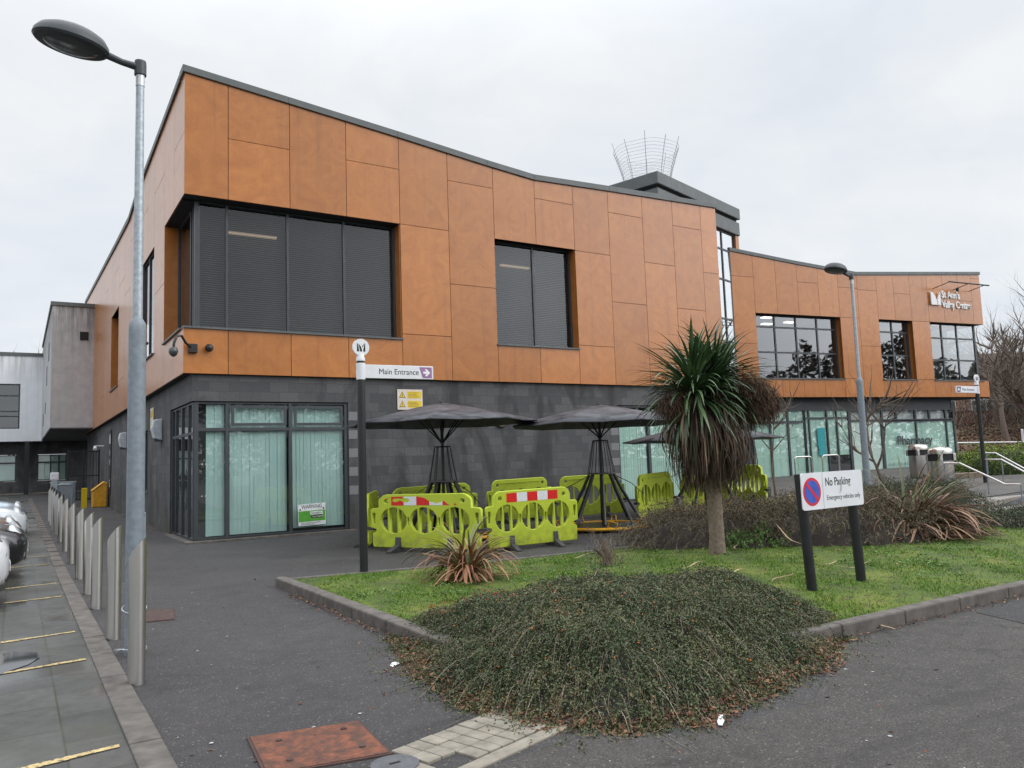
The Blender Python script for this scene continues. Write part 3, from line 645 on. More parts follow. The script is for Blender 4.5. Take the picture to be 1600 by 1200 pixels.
def window(face, xs, zs, off, parent, frame_w=.055, depth=.07, pane_mat='glass', blind=None, name='window', skip=(), blind_off=.14, edge=None):
    """frame grid on a face: xs vertical bars, zs horizontal bars; panes and blinds behind"""
    fr = MB()
    for i, x in enumerate(xs):
        wv = frame_w if 0 < i < len(xs) - 1 else (edge or frame_w); face.slab(fr, x - wv / 2, x + wv / 2, off, off + depth, zs[0], zs[-1])
    for j, z in enumerate(zs):
        for a, b in zip(xs, xs[1:]):
            face.slab(fr, a + frame_w / 2, b - frame_w / 2, off + .006, off + depth - .006, z - frame_w / 2 + (frame_w / 2 if j == 0 else 0), z + frame_w / 2 - (frame_w / 2 if j == len(zs) - 1 else 0))
    f = fr.build(name, MT['frame'], parent)
    for i, (a, b) in enumerate(zip(xs, xs[1:])):
        for j, (z0, z1) in enumerate(zip(zs, zs[1:])):
            if (i, j) in skip: continue
            pn = MB(); pn.poly([face.P(a + .02, off + .034, z0 + .01), face.P(b - .02, off + .034, z0 + .01), face.P(b - .02, off + .034, z1 - .01), face.P(a + .02, off + .034, z1 - .01)]); pn.build('pane', MT[pane_mat], f)
    return f
def slats(face, a, b, off, z0, z1, parent, pitch=.052, tilt=.018):
    mb = MB(); z = z0
    while z < z1:
        lo = [face.P(a, off, z), face.P(b, off, z), face.P(b, off + .04, z + tilt), face.P(a, off + .04, z + tilt)]
        mb.hexa(lo, [p + Vector((0, 0, .004)) for p in lo]); z += pitch
    return mb.build('blind', MT['slat'], parent)
def vstrips(face, a, b, off, z0, z1, parent, mat='vblind', pitch=.09):
    mb = MB(); x = a; k = 0
    while x < b - .01:
        e = min(b, x + pitch * 1.03); w_ = random.uniform(.002, .014); lean = random.uniform(-.006, .006)
        p = [face.P(x, off, z0), face.P(e, off + w_, z0), face.P(e + lean, off + w_, z1), face.P(x + lean, off, z1)]
        mb.poly(p, tone=random.random()); x += pitch; k += 1
    return mb.build('blind', MT[mat], parent)
def reveal(face, a0, a1, z0, z1, parent, depth=.36, sides='LRTB', sill=True):
    for c, p, q in (('L', a0 - .02, a0), ('R', a1, a1 + .02)):
        if c in sides: mb = MB(); face.slab(mb, p, q, .03, depth, z0, z1); mb.build('window_reveal', MT['clad'], parent)
    dk = MB(); face.slab(dk, a0, a1, .03, depth, z1, z1 + .03); dk.build('window_head', MT['dark'], parent)
    if sill:
        sm = MB(); face.slab(sm, a0 - .03, a1 + .03, -.05, depth, z0 - .03, z0 + .012); sm.build('window_sill', MT['cap'], parent)
# upper corner window
wf = window(FRONT, [.22, .89, 2.31, 3.73, 5.10], [4.80, 7.78], .32, BLD, .06, .08, 'glass_up', edge=.08)
for a, b in ((.28, .86), (.92, 2.28), (2.34, 3.70), (3.76, 5.06)): slats(FRONT, a, b, .46, 4.9, 7.72, wf)
reveal(FRONT, -.08, 5.12, 4.79, 7.79, BLD, .42, 'R')
wf = window(LEFT, [.40, .75, 1.05, 2.70], [4.80, 7.78], .32, BLD, .06, .08, 'glass_up', edge=.08)
for a, b in ((.46, .72), (.78, 1.02), (1.08, 2.64)): slats(LEFT, a, b, .46, 4.9, 7.72, wf)
reveal(LEFT, .32, 2.73, 4.79, 7.79, BLD, .42, 'R')
# upper single window
wf = window(FRONT, [8.03, 9.42, 10.74], [4.79, 7.75], .26, BLD, .06, .08, 'glass_up', edge=.08)
for a, b in ((8.08, 9.39), (9.45, 10.69)): slats(FRONT, a, b, .40, 4.88, 7.70, wf)
reveal(FRONT, 8.0, 10.76, 4.79, 7.76, BLD, .36, 'LR')
for n_, (p_, q_) in enumerate((((357, 363), (432, 371)), ((782, 414), (826, 419)))):
    a, b = on_y(*p_, .75), on_y(*q_, .75); mb = MB(); mb.box((a.x, .72, a.z - .03), (b.x, .80, a.z + .03)); mb.build('ceiling_light', MT['lamp_glow_dim'], BLD)
# side windows
for a, b, z1, o_, sd_ in ((4.52, 6.98, 7.72, .05, 'L'), (13.22, 15.78, 7.70, .28, 'LR')):
    wf = window(LEFT, [a + .03, (a + b) / 2, b - .03], [4.80, z1], o_, BLD, .06, .08, 'glass_up', edge=.08); slats(LEFT, a + .06, b - .06, o_ + .14, 4.88, z1 - .05, wf); reveal(LEFT, a, b, 4.79, z1, BLD, .36, sd_)
# ground floor corner glazing
GF = Face((0, .14, 0), (1, 0, 0), (0, 1, 0)); GL = Face((.14, 0, 0), (0, 1, 0), (1, 0, 0))
wf = window(GF, [.20, .86, 2.29, 3.66], [.10, 2.52, 3.13], .0, BLD, .07, .09, 'glass', name='shop_window', edge=.09)
vstrips(GF, .42, .82, .10, .16, 3.08, wf); vstrips(GF, .93, 2.22, .10, .16, 3.08, wf); vstrips(GF, 2.36, 3.60, .10, .2, 3.08, wf)
for z in (1.05, 1.75):
    for x in (.32, .40, .74): mb = MB(); mb.lathe([(0, 0), (.018, .002), (.018, .014), (0, .016)], 10, M=basis(GF.P(x, -.002, z), Vector((1, 0, 0)), Vector((0, 0, 1)), Vector((0, -1, 0)))); mb.build('glass_fixing', MT['steel'], wf)
fr = MB()
for a, b in ((.95, 2.20), (2.38, 3.57)):
    for (x0, x1, z0, z1) in ((a, a + .06, 2.6, 3.06), (b - .06, b, 2.6, 3.06), (a + .06, b - .06, 2.6, 2.66), (a + .06, b - .06, 3.0, 3.06)): GF.slab(fr, x0, x1, -.012, .02, z0, z1)
fr.build('opening_light', MT['frame'], wf)
wf = window(GL, [.20, .78, 1.60, 2.42, 2.94], [.10, 2.45, 3.13], .0, BLD, .07, .09, 'glass', name='entrance_screen', edge=.09)
mb = MB(); mb.tube([(.10, 1.52, .95), (.06, 1.52, .95), (.06, 1.52, 1.35), (.10, 1.52, 1.35)], .014, 8); mb.build('door_handle', MT['black'], wf, smooth=True)
# second ground floor window by the parasols
wf = window(GF, [12.22, 13.45, 15.18], [.27, 2.95, 3.13], .0, BLD, .09, .09, 'glass', name='shop_window', edge=.08)
vstrips(GF, 12.28, 13.38, .07, .3, 2.92, wf, 'film'); vstrips(GF, 13.52, 15.12, .07, .3, 2.92, wf, 'film')
# small side window
window(LEFT, [6.93, 7.42, 7.87], [1.07, 2.83], .26, BLD, .06, .06, 'glass_up')
mb = MB(); LEFT.slab(mb, 6.88, 7.92, .17, .3, 1.02, 1.07); mb.build('window_sill', MT['cap'], BLD)

# stair tower
th = R(16); TD = Vector((math.cos(th), math.sin(th), 0)); TN = Vector((-TD.y, TD.x, 0)); TOW = Face((21.07, 3.33, 0), TD, TN)
mb = MB(); TOW.slab(mb, -5.43, 1.02, -.12, 7.0, 11.2, 11.66); mb.build('tower_fascia', MT['cap'], BLD, bevel=.03)
mb = MB(); TOW.slab(mb, -5.30, .92, 0.02, 6.9, 10.95, 11.2); mb.build('tower_recess', MT['dark'], BLD)
mb = MB(); TOW.slab(mb, -5.36, 1.04, -.06, 6.95, 10.52, 11.08); mb.build('tower_upstand', MT['cap'], BLD, bevel=.03)
mb = MB(); TOW.slab(mb, .72, 1.0, .0, .25, 3.2, 10.5, tone=.6); TOW.slab(mb, -5.3, -1.9, .0, .25, 3.2, 10.5, tone=.4); TOW.slab(mb, .80, 1.0, .27, 6.8, 3.2, 10.5); mb.build('tower_cladding', MT['clad'], BLD)
window(TOW, [-1.9, -.4, .70], [3.2, 4.3, 5.3, 6.0, 6.9, 8.5, 9.75, 10.5], .06, BLD, .07, .08, 'glass_tower', name='stair_window')
window(Face(TOW.P(0, 6.6, 0), TD, TN), [-1.9, -.4, .70], [3.2, 5.3, 6.9, 8.5, 10.5], .0, BLD, .07, .08, 'glass', name='stair_window')  # unseen rear glazing, added so sky light shows through the tower

# right wing
wd = R(-9.08); WD = Vector((math.cos(wd), math.sin(wd), 0)); WN = Vector((-WD.y, WD.x, 0)); WING = Face((21.05, 3.5, 0), WD, WN)
wtop = interp([(0.2, 9.93), (3.56, 9.61), (7.02, 9.34), (10.7, 9.57), (15.0, 9.84)])
JW = [.25, 1.36, 2.52, 3.67, 4.82, 5.94, 7.05, 8.2, 9.24, 10.26, 11.38, 12.40, 13.42, 14.35, 14.98]
S, L = 4.58, 7.27
CW = [[(3.8, 6.0), (6.0, 8.76), (8.76, None)], [(3.8, S), (L, None)], [(3.8, S), (L, None)], [(3.8, S), (L, 8.7), (8.7, None)], [(3.8, S), (L, None)],
      [(3.8, 4.6), (4.6, 7.27), (7.27, 8.6), (8.6, None)], [(3.8, 6.05), (6.05, 8.55), (8.55, None)], [(3.8, S), (L, None)], [(3.8, S), (L, 8.5), (8.5, None)], [(3.8, 4.6), (4.6, 7.27), (7.27, None)],
      [(3.8, S), (L, 8.25), (8.25, None)], [(3.8, S), (L, None)], [(3.8, S), (L, 8.36), (8.36, None)], [(3.8, S), (L, 9.48), (9.48, None)]]
clad(WING, JW, CW, wtop, 3.8, 'wing_cladding')
capping(WING, [.2, 3.56, 7.02, 10.7, 15.02], wtop, -.04, .4, .15)
WEND = Face(WING.P(14.98, 0, 0), WN, -WD)
mb = MB(); WEND.slab(mb, .16, 8, .0, .03, 3.8, 4.58); WEND.slab(mb, .16, 8, 0, .03, 7.27, 9.75); WEND.slab(mb, 2.2, 8, 0, .03, 4.6, 7.27); mb.build('wing_end_cladding', MT['clad'], BLD)
mb = MB(); WING.slab(mb, .02, .24, .0, 6, 3.8, 9.9, 9.9); mb.build('wing_corner_flashing', MT['frame'], BLD)
mb = MB(); WING.slab(mb, .1, 14.95, .2, 8, 9.0, 9.15); mb.build('wing_roof', MT['cap'], BLD)
mb = MB(); WING.slab(mb, .1, 14.95, .16, 8, 3.78, 3.84); mb.build('wing_soffit', MT['dark'], BLD)
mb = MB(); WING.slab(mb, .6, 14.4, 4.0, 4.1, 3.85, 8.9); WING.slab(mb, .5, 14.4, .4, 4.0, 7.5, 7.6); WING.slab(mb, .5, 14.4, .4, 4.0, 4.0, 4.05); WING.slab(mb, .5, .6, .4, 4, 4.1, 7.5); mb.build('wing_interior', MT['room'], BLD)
for xs in ([1.42, 2.54, 3.68, 4.84, 5.90], [8.24, 9.25, 10.22]):
    window(WING, xs, [4.60, 5.70, 6.76, 7.25], .26, BLD, .07, .08, 'glass_wing'); reveal(WING, xs[0] - .04, xs[-1] + .04, 4.58, 7.26, BLD, .34, 'LR')
window(WING, [11.44, 12.42, 13.43, 14.62], [4.60, 5.55, 6.58, 7.25], .26, BLD, .07, .08, 'glass_wing'); reveal(WING, 11.40, 14.66, 4.58, 7.26, BLD, .34, 'L')
window(WEND, [.30, 1.2, 2.15], [4.60, 5.55, 6.58, 7.25], .28, BLD, .07, .08, 'glass_wing')
mb = MB()
for a, o_, z in ((3.2, 1.6, 7.45), (5.2, 2.4, 7.45), (4.4, 3.0, 7.45), (9.0, 2.0, 7.45), (12.2, 1.4, 7.45), (13.3, 1.2, 7.45)): WING.slab(mb, a, a + .5, o_, o_ + .25, z, z + .04)
mb.build('ceiling_light', MT['lamp_glow'], BLD)
mb = MB(); WING.slab(mb, 13.55, 13.6, .9, 2.2, 4.1, 7.2); mb.build('room_divider', plain('pale green room divider', (.42, .56, .44), .8), BLD)
# wing ground floor: set back half a metre under the overhang
WG = Face(WING.P(0, .5, 0), WD, WN)
GB = .35
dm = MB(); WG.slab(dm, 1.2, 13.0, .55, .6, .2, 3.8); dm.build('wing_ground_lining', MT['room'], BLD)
sol = MB(); WG.slab(sol, .2, 13.05, .10, .20, 3.30, 3.79); WG.slab(sol, .2, 1.25, .06, .2, .2, 3.3); sol.build('wing_lintel', MT['frame'], BLD)
wf = window(WG, [1.3, 2.2, 3.15, 4.05], [GB, 2.80, 3.3], .02, BLD, .09, .09, 'glass', name='shop_window'); vstrips(WG, 1.35, 4.0, .08, GB, 3.25, wf, 'film', .45)
wf = window(WG, [4.05, 4.30, 5.30, 5.85, 6.55], [GB + .12, 2.95, 3.3], .02, BLD, .07, .09, 'glass', name='entrance_door')
vstrips(WG, 4.1, 5.25, .08, .5, 3.28, wf, 'film', .6); vstrips(WG, 5.35, 6.5, .08, 1.35, 3.28, wf, 'film', .6)
mb = MB(); WG.slab(mb, 4.68, 5.12, .012, .02, 1.75, 2.52); WG.slab(mb, 4.72, 5.12, .012, .02, 1.35, 1.75); mb.build('poster', MT['teal'], wf)
mb = MB(); WG.slab(mb, 5.32, 6.5, .06, .14, .45, 1.32); mb.build('letterbox_panel', MT['dark'], wf)
wf = window(WG, [6.62, 8.45], [GB + .2, 2.80], .02, BLD, .07, .09, 'glass', name='shop_window'); vstrips(WG, 6.66, 8.42, .075, GB + .2, 2.76, wf, 'film_white', .9)
wf = window(WG, [8.52, 10.6, 12.56, 13.08], [GB + .25, 2.76], .02, BLD, .08, .09, 'glass', name='shop_window'); vstrips(WG, 8.56, 13.04, .075, GB + .25, 2.72, wf, 'film', 1.2)
wf = window(WG, [6.62, 7.6, 8.52, 9.4, 10.6, 11.5, 12.56, 13.08], [2.80, 3.3], .02, BLD, .10, .09, 'glass_up', name='clerestory'); vstrips(WG, 6.66, 13.04, .2, 2.84, 3.26, wf, 'film_white', .8)
mb = MB(); WG.slab(mb, 6.6, 13.1, .0, .2, .3, GB + .25); mb.build('wing_plinth', MT['frame'], BLD)
WGE = Face(WG.P(13.08, 0, 0), WN, -WD)
mb = MB(); WGE.slab(mb, .1, 5, 0, .1, .3, 3.79); mb.build('wing_end_wall', MT['block'], BLD)
def face_M(face, a, off, z): return basis(face.P(a, off, z), face.D, Vector((0, 0, 1)), -face.N)
lettering('window_lettering', 'Pharmacy', .56, MT['frame'], BLD, face_M(WG, 9.30, .012, 1.70), .001, xs=1.02, bold=.012)
mb = MB()
for k in range(46):
    a = 8.7 + k * .085 + random.uniform(-.02, .02); hgt = random.uniform(.05, .22); z0 = .78 + .0 * k
    for q in range(3): mb.poly([WG.P(a - .018, .013, z0 + q * hgt / 3), WG.P(a + .018, .013, z0 + q * hgt / 3), WG.P(a + .012, .013, z0 + q * hgt / 3 + hgt / 3 * .7), WG.P(a - .012, .013, z0 + q * hgt / 3 + hgt / 3 * .7)])
mb.build('etched_figures', MT['frame'], BLD)

def emblem(M, size, mat, name, parent, stripes=True, depth=.004):
    A1 = [(-.5, -.5), (-.24, -.5), (-.29, -.02), (-.40, .36), (-.5, .5)]; A2 = [(-.13, -.5), (.12, -.5), (.08, -.22), (-.02, .08), (-.14, .24), (-.36, .40), (-.22, .06)]
    B1 = [(.24, -.5), (.5, -.5), (.5, .5), (.42, .34), (.33, .05)]; B2 = [(.10, .02), (.16, -.02), (.40, .38), (.44, .50), (.22, .26)]
    if not stripes: A1 = [(-.5, -.5), (.10, -.5), (.06, -.1), (-.08, .18), (-.26, .38), (-.5, .5)]; A2 = None; B1 = [(.17, -.5), (.5, -.5), (.5, .5), (.30, .24), (.20, .0), (.16, -.15)]; B2 = None
    mb = MB()
    for P in (A1, A2, B1, B2):
        if P: mb.prism([M @ Vector((x * size, y * size, 0)) for x, y in P], (M.to_3x3() @ Vector((0, 0, depth))))
    return mb.build(name, mat, parent)
ws = thing('wall_lettering', 'white raised lettering and emblem high on the right wing', 'wall lettering')
emblem(face_M(WING, 11.80, -.05, 8.38), .62, MT['white_letter'], 'emblem', ws, False, .05)
lettering('top_line', "St Ann's", .46, MT['white_letter'], ws, face_M(WING, 12.25, -.03, 8.44), .02, xs=.80, bold=.012)
lettering('bottom_line', 'Valley Centre', .46, MT['white_letter'], ws, face_M(WING, 12.25, -.03, 7.98), .02, xs=.74, bold=.012)
lb = thing('sign_light', 'thin black light bar on brackets above the white wall lettering', 'sign light')
mb = MB(); mb.tube([WING.P(11.9, -.75, 9.02), WING.P(14.55, -.75, 8.98)], .035, 8); mb.build('light_bar', MT['black'], lb)
mb = MB()
for a in (11.9, 13.2, 14.3): mb.tube([WING.P(a - .1, .0, 8.85), WING.P(a, -.74, 9.0)], .018, 6)
mb.build('bracket', MT['black'], lb)
mb = MB(); mb.lathe([(0, -.12), (.06, -.1), (.07, .05), (0, .08)], 12, tuple(WING.P(13.0, -.3, 8.82))); mb.build('driver_box', MT['black'], lb)

# bay that joins the side wall to the white offices, raised over the passage
mb = MB(); mb.box((-1.86, 24.0, 3.85), (-.02, 40.5, 9.62)); mb.build('rendered_bay', MT['render_grey'], BLD)
mb = MB(); mb.box((-1.93, 23.94, 9.62), (.0, 38.5, 9.80)); mb.build('bay_capping', MT['cap'], BLD)
mb = MB(); mb.box((-1.84, 24.02, 3.80), (3.5, 40.5, 3.85)); mb.build('bay_soffit', plain('grey soffit', (.14, .14, .15), .8), BLD)
mb = MB(); mb.box((-.70, 23.97, 8.02), (-.34, 24.0, 8.42)); mb.build('vent_grille', MT['dark'], BLD)
mb = MB()
for y, z0, z1 in ((27, 7.4, 8.3), (29.5, 6.4, 7.4), (31, 5.0, 5.6), (34.5, 4.5, 5.2)): mb.box((-1.872, y, z0), (-1.85, y + .7, z1))
mb.build('bay_slot_window', MT['dark'], BLD)

# white offices at the back of the car park
OFF = thing('office_block', 'white rendered office block raised on charcoal ground floor beyond the car park', 'building')
YO = 38.0; OFA = Face((0, YO, 0), (1, 0, 0), (0, 1, 0)); OFB = Face((0, YO + 1.2, 0), (1, 0, 0), (0, 1, 0))
mb = MB(); OFA.slab(mb, -22, -1.77, 0, 9, 7.27, 9.0); OFA.slab(mb, -22, -1.77, 0, 9, 3.78, 4.55); OFA.slab(mb, -3.02, -1.77, 0, 9, 4.55, 7.27); OFA.slab(mb, -10.2, -8.4, 0, 9, 4.55, 7.27); OFA.slab(mb, -22, -15, 0, 9, 4.55, 7.27); mb.build('rendered_wall', MT['render_white'], OFF)
mb = MB(); OFA.slab(mb, -22.1, -1.72, -.06, 9, 9.0, 9.2); mb.build('parapet_capping', MT['cap'], OFF)
for a, b in ((-8.35, -3.06), (-14.95, -10.25)):
    window(OFA, list(np.linspace(a, b, 4)), [4.58, 5.3, 5.6, 6.55, 7.24], .1, OFF, .07, .08, 'glass_wing')
mb = MB(); OFA.slab(mb, -22, -2, 1.0, 1.05, 4.5, 7.3); mb.build('office_interior', MT['room'], OFF)
mb = MB()
OFB.slab(mb, -22, 6, 0, .3, 3.0, 3.80); OFB.slab(mb, -22, 6, 0, .3, 0, 1.35)
for a, b in ((-22, -7.3), (-3.15, -2.0), (-.45, 6)): OFB.slab(mb, a, b, 0, .3, 1.35, 3.0)
mb.build('ground_floor_wall', MT['block'], OFF)
for xs in ([-7.3, -5.9, -4.5, -3.15], [-2.0, -1.3, -.85, -.45]):
    wf = window(OFB, xs, [1.38, 2.5, 2.98], .08, OFF, .09, .08, 'glass'); vstrips(OFB, xs[0], xs[-1], .2, 1.4, 2.95, wf, 'film', .2)
mb = MB(); mb.box((-2.72, YO - .1, .4), (-2.48, YO + .15, 3.78)); mb.build('support_column', MT['black'], OFF)
mb = MB(); OFB.slab(mb, -4, 3, -.5, -.3, .45, .66); mb.build('base_kerb', MT['kerb_pale'], OFF)

# ------------------------------------------------------------------ things fixed to the building
def M_at(o, x, z, y): return basis(Vector(o), Vector(x), Vector(z), Vector(y))
def flat_M(o, d, n): return basis(Vector(o), Vector(d), Vector((0, 0, 1)), Vector(n))   # local x along d, y up, z out along n
def plate(name, M, w, h, t, mat, parent, r=.0):
    mb = MB(); pts = []
    if r:
        for cx, cy, a0 in ((w / 2 - r, h / 2 - r, 0), (-w / 2 + r, h / 2 - r, 90), (-w / 2 + r, -h / 2 + r, 180), (w / 2 - r, -h / 2 + r, 270)):
            for k in range(5): a = R(a0 + k * 22.5); pts.append((cx + r * math.cos(a), cy + r * math.sin(a)))
    else: pts = [(-w / 2, -h / 2), (w / 2, -h / 2), (w / 2, h / 2), (-w / 2, h / 2)]
    mb.prism([M @ Vector((x, y, 0)) for x, y in pts], M.to_3x3() @ Vector((0, 0, t)))
    return mb.build(name, mat, parent)
def disc(name, M, r, t, mat, parent, n=40):
    mb = MB(); mb.prism([M @ Vector((r * math.cos(2 * math.pi * k / n), r * math.sin(2 * math.pi * k / n), 0)) for k in range(n)], M.to_3x3() @ Vector((0, 0, t))); return mb.build(name, mat, parent)
def sh(M, x, y, z=0): return M @ Matrix.Translation((x, y, z))
def tri_symbol(M, size, parent):
    for s_, m_, z in ((1.0, 'ink', .001), (.78, 'sign_yellow', .0025)):
        mb = MB(); mb.prism([M @ Vector((x * size * s_, y * size * s_ - (0 if s_ == 1 else .01 * size), z)) for x, y in ((-.5, -.42), (.5, -.42), (0, .48))], M.to_3x3() @ Vector((0, 0, .001))); mb.build('warning_triangle', MT[m_], parent)
    mb = MB(); mb.prism([M @ Vector((x * size, y * size, .004)) for x, y in ((-.04, -.12), (.02, -.3), (.05, .02), (.0, .2), (-.02, .02))], M.to_3x3() @ Vector((0, 0, .001))); mb.build('warning_mark', MT['ink'], parent)
def caution_board(label, M, w, h):
    t = thing('warning_sign', label, 'sign'); plate('board', M, w, h, .012, MT['cream'], t); F = sh(M, 0, 0, .012)
    for k in (1, -1):
        plate('text_panel', sh(F, w * .17, k * h * .23, .001), w * .56, h * .34, .001, MT['sign_yellow'], t)
        tri_symbol(sh(F, -w * .31, k * h * .23), h * .34, t)
        mb = MB()
        for r_ in range(4):
            ww = w * random.uniform(.34, .48); q = sh(F, w * .17 - w * .25 + ww / 2, k * h * .23 + h * (.10 - .068 * r_), .0025)
            mb.prism([q @ Vector(p) for p in ((-ww / 2, -h * .014, 0), (ww / 2, -h * .014, 0), (ww / 2, h * .014, 0), (-ww / 2, h * .014, 0))], q.to_3x3() @ Vector((0, 0, .0008)))
        mb.build('small_print', plain('faded grey print', (.30, .22, .05), .6), t)
    return t
caution_board('yellow and cream warning board on the dark front wall behind the first parasol', flat_M((5.35, .088, 3.24), (1, 0, 0), (0, -1, 0)), .70, .52)
caution_board('narrow looking yellow warning board on the side wall beside the corner entrance', flat_M((.088, 6.0, 3.12), (0, -1, 0), (-1, 0, 0)), .60, .62)
def bulkhead(label, M):
    t = thing('wall_light', label, 'wall light', group='round bulkhead lights')
    mb = MB(); mb.lathe([(0, 0), (.21, 0), (.21, .04), (.19, .06), (0, .06)], 28, M=M); mb.build('base', MT['rubber'], t, smooth=True)
    mb = MB(); mb.lathe([(.185, .06), (.17, .10), (.12, .135), (.05, .15), (0, .152)], 28, M=M); mb.build('diffuser', plain('cream diffuser', (.72, .66, .50), .4), t, smooth=True); return t
bulkhead('round cream wall light on the stained dark wall behind the parasol rim', flat_M((8.05, .098, 2.71), (1, 0, 0), (0, -1, 0)))
def wallbox(label, y, z):
    t = thing('wall_light', label, 'wall light', (.1, y, z)); mb = MB()
    mb.prism([(0, -.16, -.28), (-.20, -.16, -.22), (-.26, -.16, .05), (-.22, -.16, .27), (0, -.16, .30)], (0, .32, 0)); mb.build('housing', plain('pale grey plastic', (.52, .56, .60), .45), t, bevel=.03)
    mb = MB(); mb.box((-.2, -.13, -.30), (-.02, .13, -.24)); mb.build('lens', MT['lens'], t)
wallbox('pale grey wedge shaped wall light left of the corner entrance', 4.35, 2.72)
wallbox('smaller looking pale grey wall light farther along the side wall', 12.2, 2.75)
# camera and dome on the cladding by the corner
t = thing('security_camera', 'black drop camera on a swan neck bracket at the building corner', 'camera', (.02, 0, 4.30))
mb = MB(); mb.box((-.02, -.10, -.10), (.16, .0, .10)); mb.build('wall_plate', MT['black'], t, bevel=.01)
pts = [Vector((.02, -.08, .02)), Vector((-.10, -.16, .10)), Vector((-.20, -.24, .24)), Vector((-.30, -.28, .22)), Vector((-.36, -.30, .06)), Vector((-.37, -.30, -.06))]
mb = MB(); mb.tube(pts, .028, 8); mb.build('swan_neck', MT['black'], t, smooth=True)
mb = MB(); mb.lathe([(0, .02), (.07, .0), (.10, -.06), (.095, -.10), (.07, -.16), (.03, -.19), (0, -.2)], 18, (-.37, -.30, -.04)); mb.build('dome', MT['lens'], t, smooth=True)
t = thing('wall_sensor', 'small black ball sensor right of the corner camera', 'sensor', (.42, 0, 4.32))
mb = MB(); mb.lathe([(0, .0), (.05, .0), (.05, .05), (.085, .07), (.09, .11), (.06, .16), (0, .175)], 16, M=flat_M((0, 0, 0), (1, 0, 0), (0, -1, 0))); mb.build('ball', MT['black'], t, smooth=True)
# notice stuck inside the big window
M = flat_M((2.78, .128, .50), (.997, 0, 0), (0, -1, 0)); M = M @ Matrix.Rotation(R(1.5), 4, 'Z')
bed_scraps = []
for k in range(900):
    x = random.uniform(.2, 16.5); y = .07 - abs(random.gauss(0, .13)); bed_scraps.append((x, y, ground_z(x, y) + .008 + random.random() * .015))
for k in range(700):
    y = random.uniform(3.2, 24); x = .07 - abs(random.gauss(0, .14)); bed_scraps.append((x, y, ground_z(x, y) + .008 + random.random() * .015))
for k in range(420):
    x, y = random.uniform(.3, 9), random.uniform(-13.7, -8.3)
    if y < lawn_back(x): bed_scraps.append((x, y, lawn_z(x, y) + .02 + random.random() * .02))
for k in range(260):
    x, y = random.uniform(-2.3, 5), random.uniform(-16, -5)
    if not (-.2 < x and -14 < y < -7.2): bed_scraps.append((x, y, ground_z(x, y) + .008))
tag(leaves('scattered_leaves', bed_scraps, RNG.uniform(.018, .05, len(bed_scraps)), RNG.uniform(0, 1, len(bed_scraps)), MT['litter'], flat=.35, aspect=.6), 'dry leaves scattered along the wall foot and over the lawn', 'leaf litter', kind='stuff')
t = thing('window_notice', 'white and green warning notice at the foot of the corner window', 'notice')
plate('board', M, .66, .50, .006, MT['paper'], t); plate('green_band', sh(M, 0, -.035, .006), .64, .25, .001, MT['green_sign'], t)
lettering('heading', 'WARNING', .125, MT['ink'], t, sh(M, -.25, .145, .007), .0006, xs=.82)
plate('white_panel', sh(M, .11, .03, .007), .30, .075, .001, MT['paper'], t); plate('black_panel', sh(M, .12, -.055, .007), .28, .07, .001, MT['ink'], t)
lettering('council_line', 'Nottingham', .062, MT['ink'], t, sh(M, -.02, .012, .0085), .0004, xs=.9); lettering('city_line', 'City Council', .060, MT['white_letter'], t, sh(M, .0, -.072, .0085), .0004, xs=.85)
for x in (-.28, .28): disc('corner_spot', sh(M, x, .125, .006), .022, .001, MT['brown_iron'], t, 14)
mb = MB()
for k in range(3): q = sh(M, -.02, -.185 - .022 * k, .0065); mb.prism([q @ Vector(p) for p in ((-.26, -.004, 0), (.22 - .07 * k, -.004, 0), (.22 - .07 * k, .004, 0), (-.26, .004, 0))], q.to_3x3() @ Vector((0, 0, .0006)))
mb.build('small_print', MT['rubber'], t)
# black sign strip beside a far side door
M = flat_M((.088, 17.6, 2.1), (0, -1, 0), (-1, 0, 0)); t = thing('door_sign', 'tall black sign strip with white symbols on the side wall', 'sign'); plate('board', M, .75, 2.6, .02, MT['ink'], t)
emblem(sh(M, 0, .95, .02), .42, MT['white_letter'], 'emblem', t, True, .002)
for y in (.35, -.02): lettering('letter', 'H', .36, MT['white_letter'], t, sh(M, -.14, y - .1, .021), .001)
lettering('letter', 'G', .42, MT['white_letter'], t, sh(M, -.15, -1.0, .021), .001)
# lattice crown on the tower roof
cx, cy = 19.35, 6.0
t = thing('wire_crown', 'flared crown of pale wire lattice standing on the tower roof', 'sculpture', (cx, cy, 11.66))
prof = [(.82, 0), (.86, .66), (.95, 1.32), (1.08, 1.95), (1.28, 2.6), (1.46, 3.1)]
def prad(z):
    return interp([(b, a) for a, b in prof])(z)
wire = plain('pale grey wire', (.30, .30, .31), .5, .3); mb = MB()
for k in range(10):
    a = 2 * math.pi * (k + .3) / 10; tz = 3.06 + (.0 if k % 2 else .14)
    q = MB(); q.tube([(prad(z) * math.cos(a), prad(z) * math.sin(a), z) for z in np.linspace(0, tz, 9)], .012, 5); q.build('rib', wire, t)
for j in range(22):
    z = .12 + j * .132; q = MB(); q.tube([(prad(z) * math.cos(2 * math.pi * k / 40), prad(z) * math.sin(2 * math.pi * k / 40), z + .02 * math.sin(k)) for k in range(41)], .008, 4, cap=False); q.build('ring', plain('thin pale wire', (.62, .62, .63), .6) if j == 0 else bpy.data.materials['thin pale wire'], t)

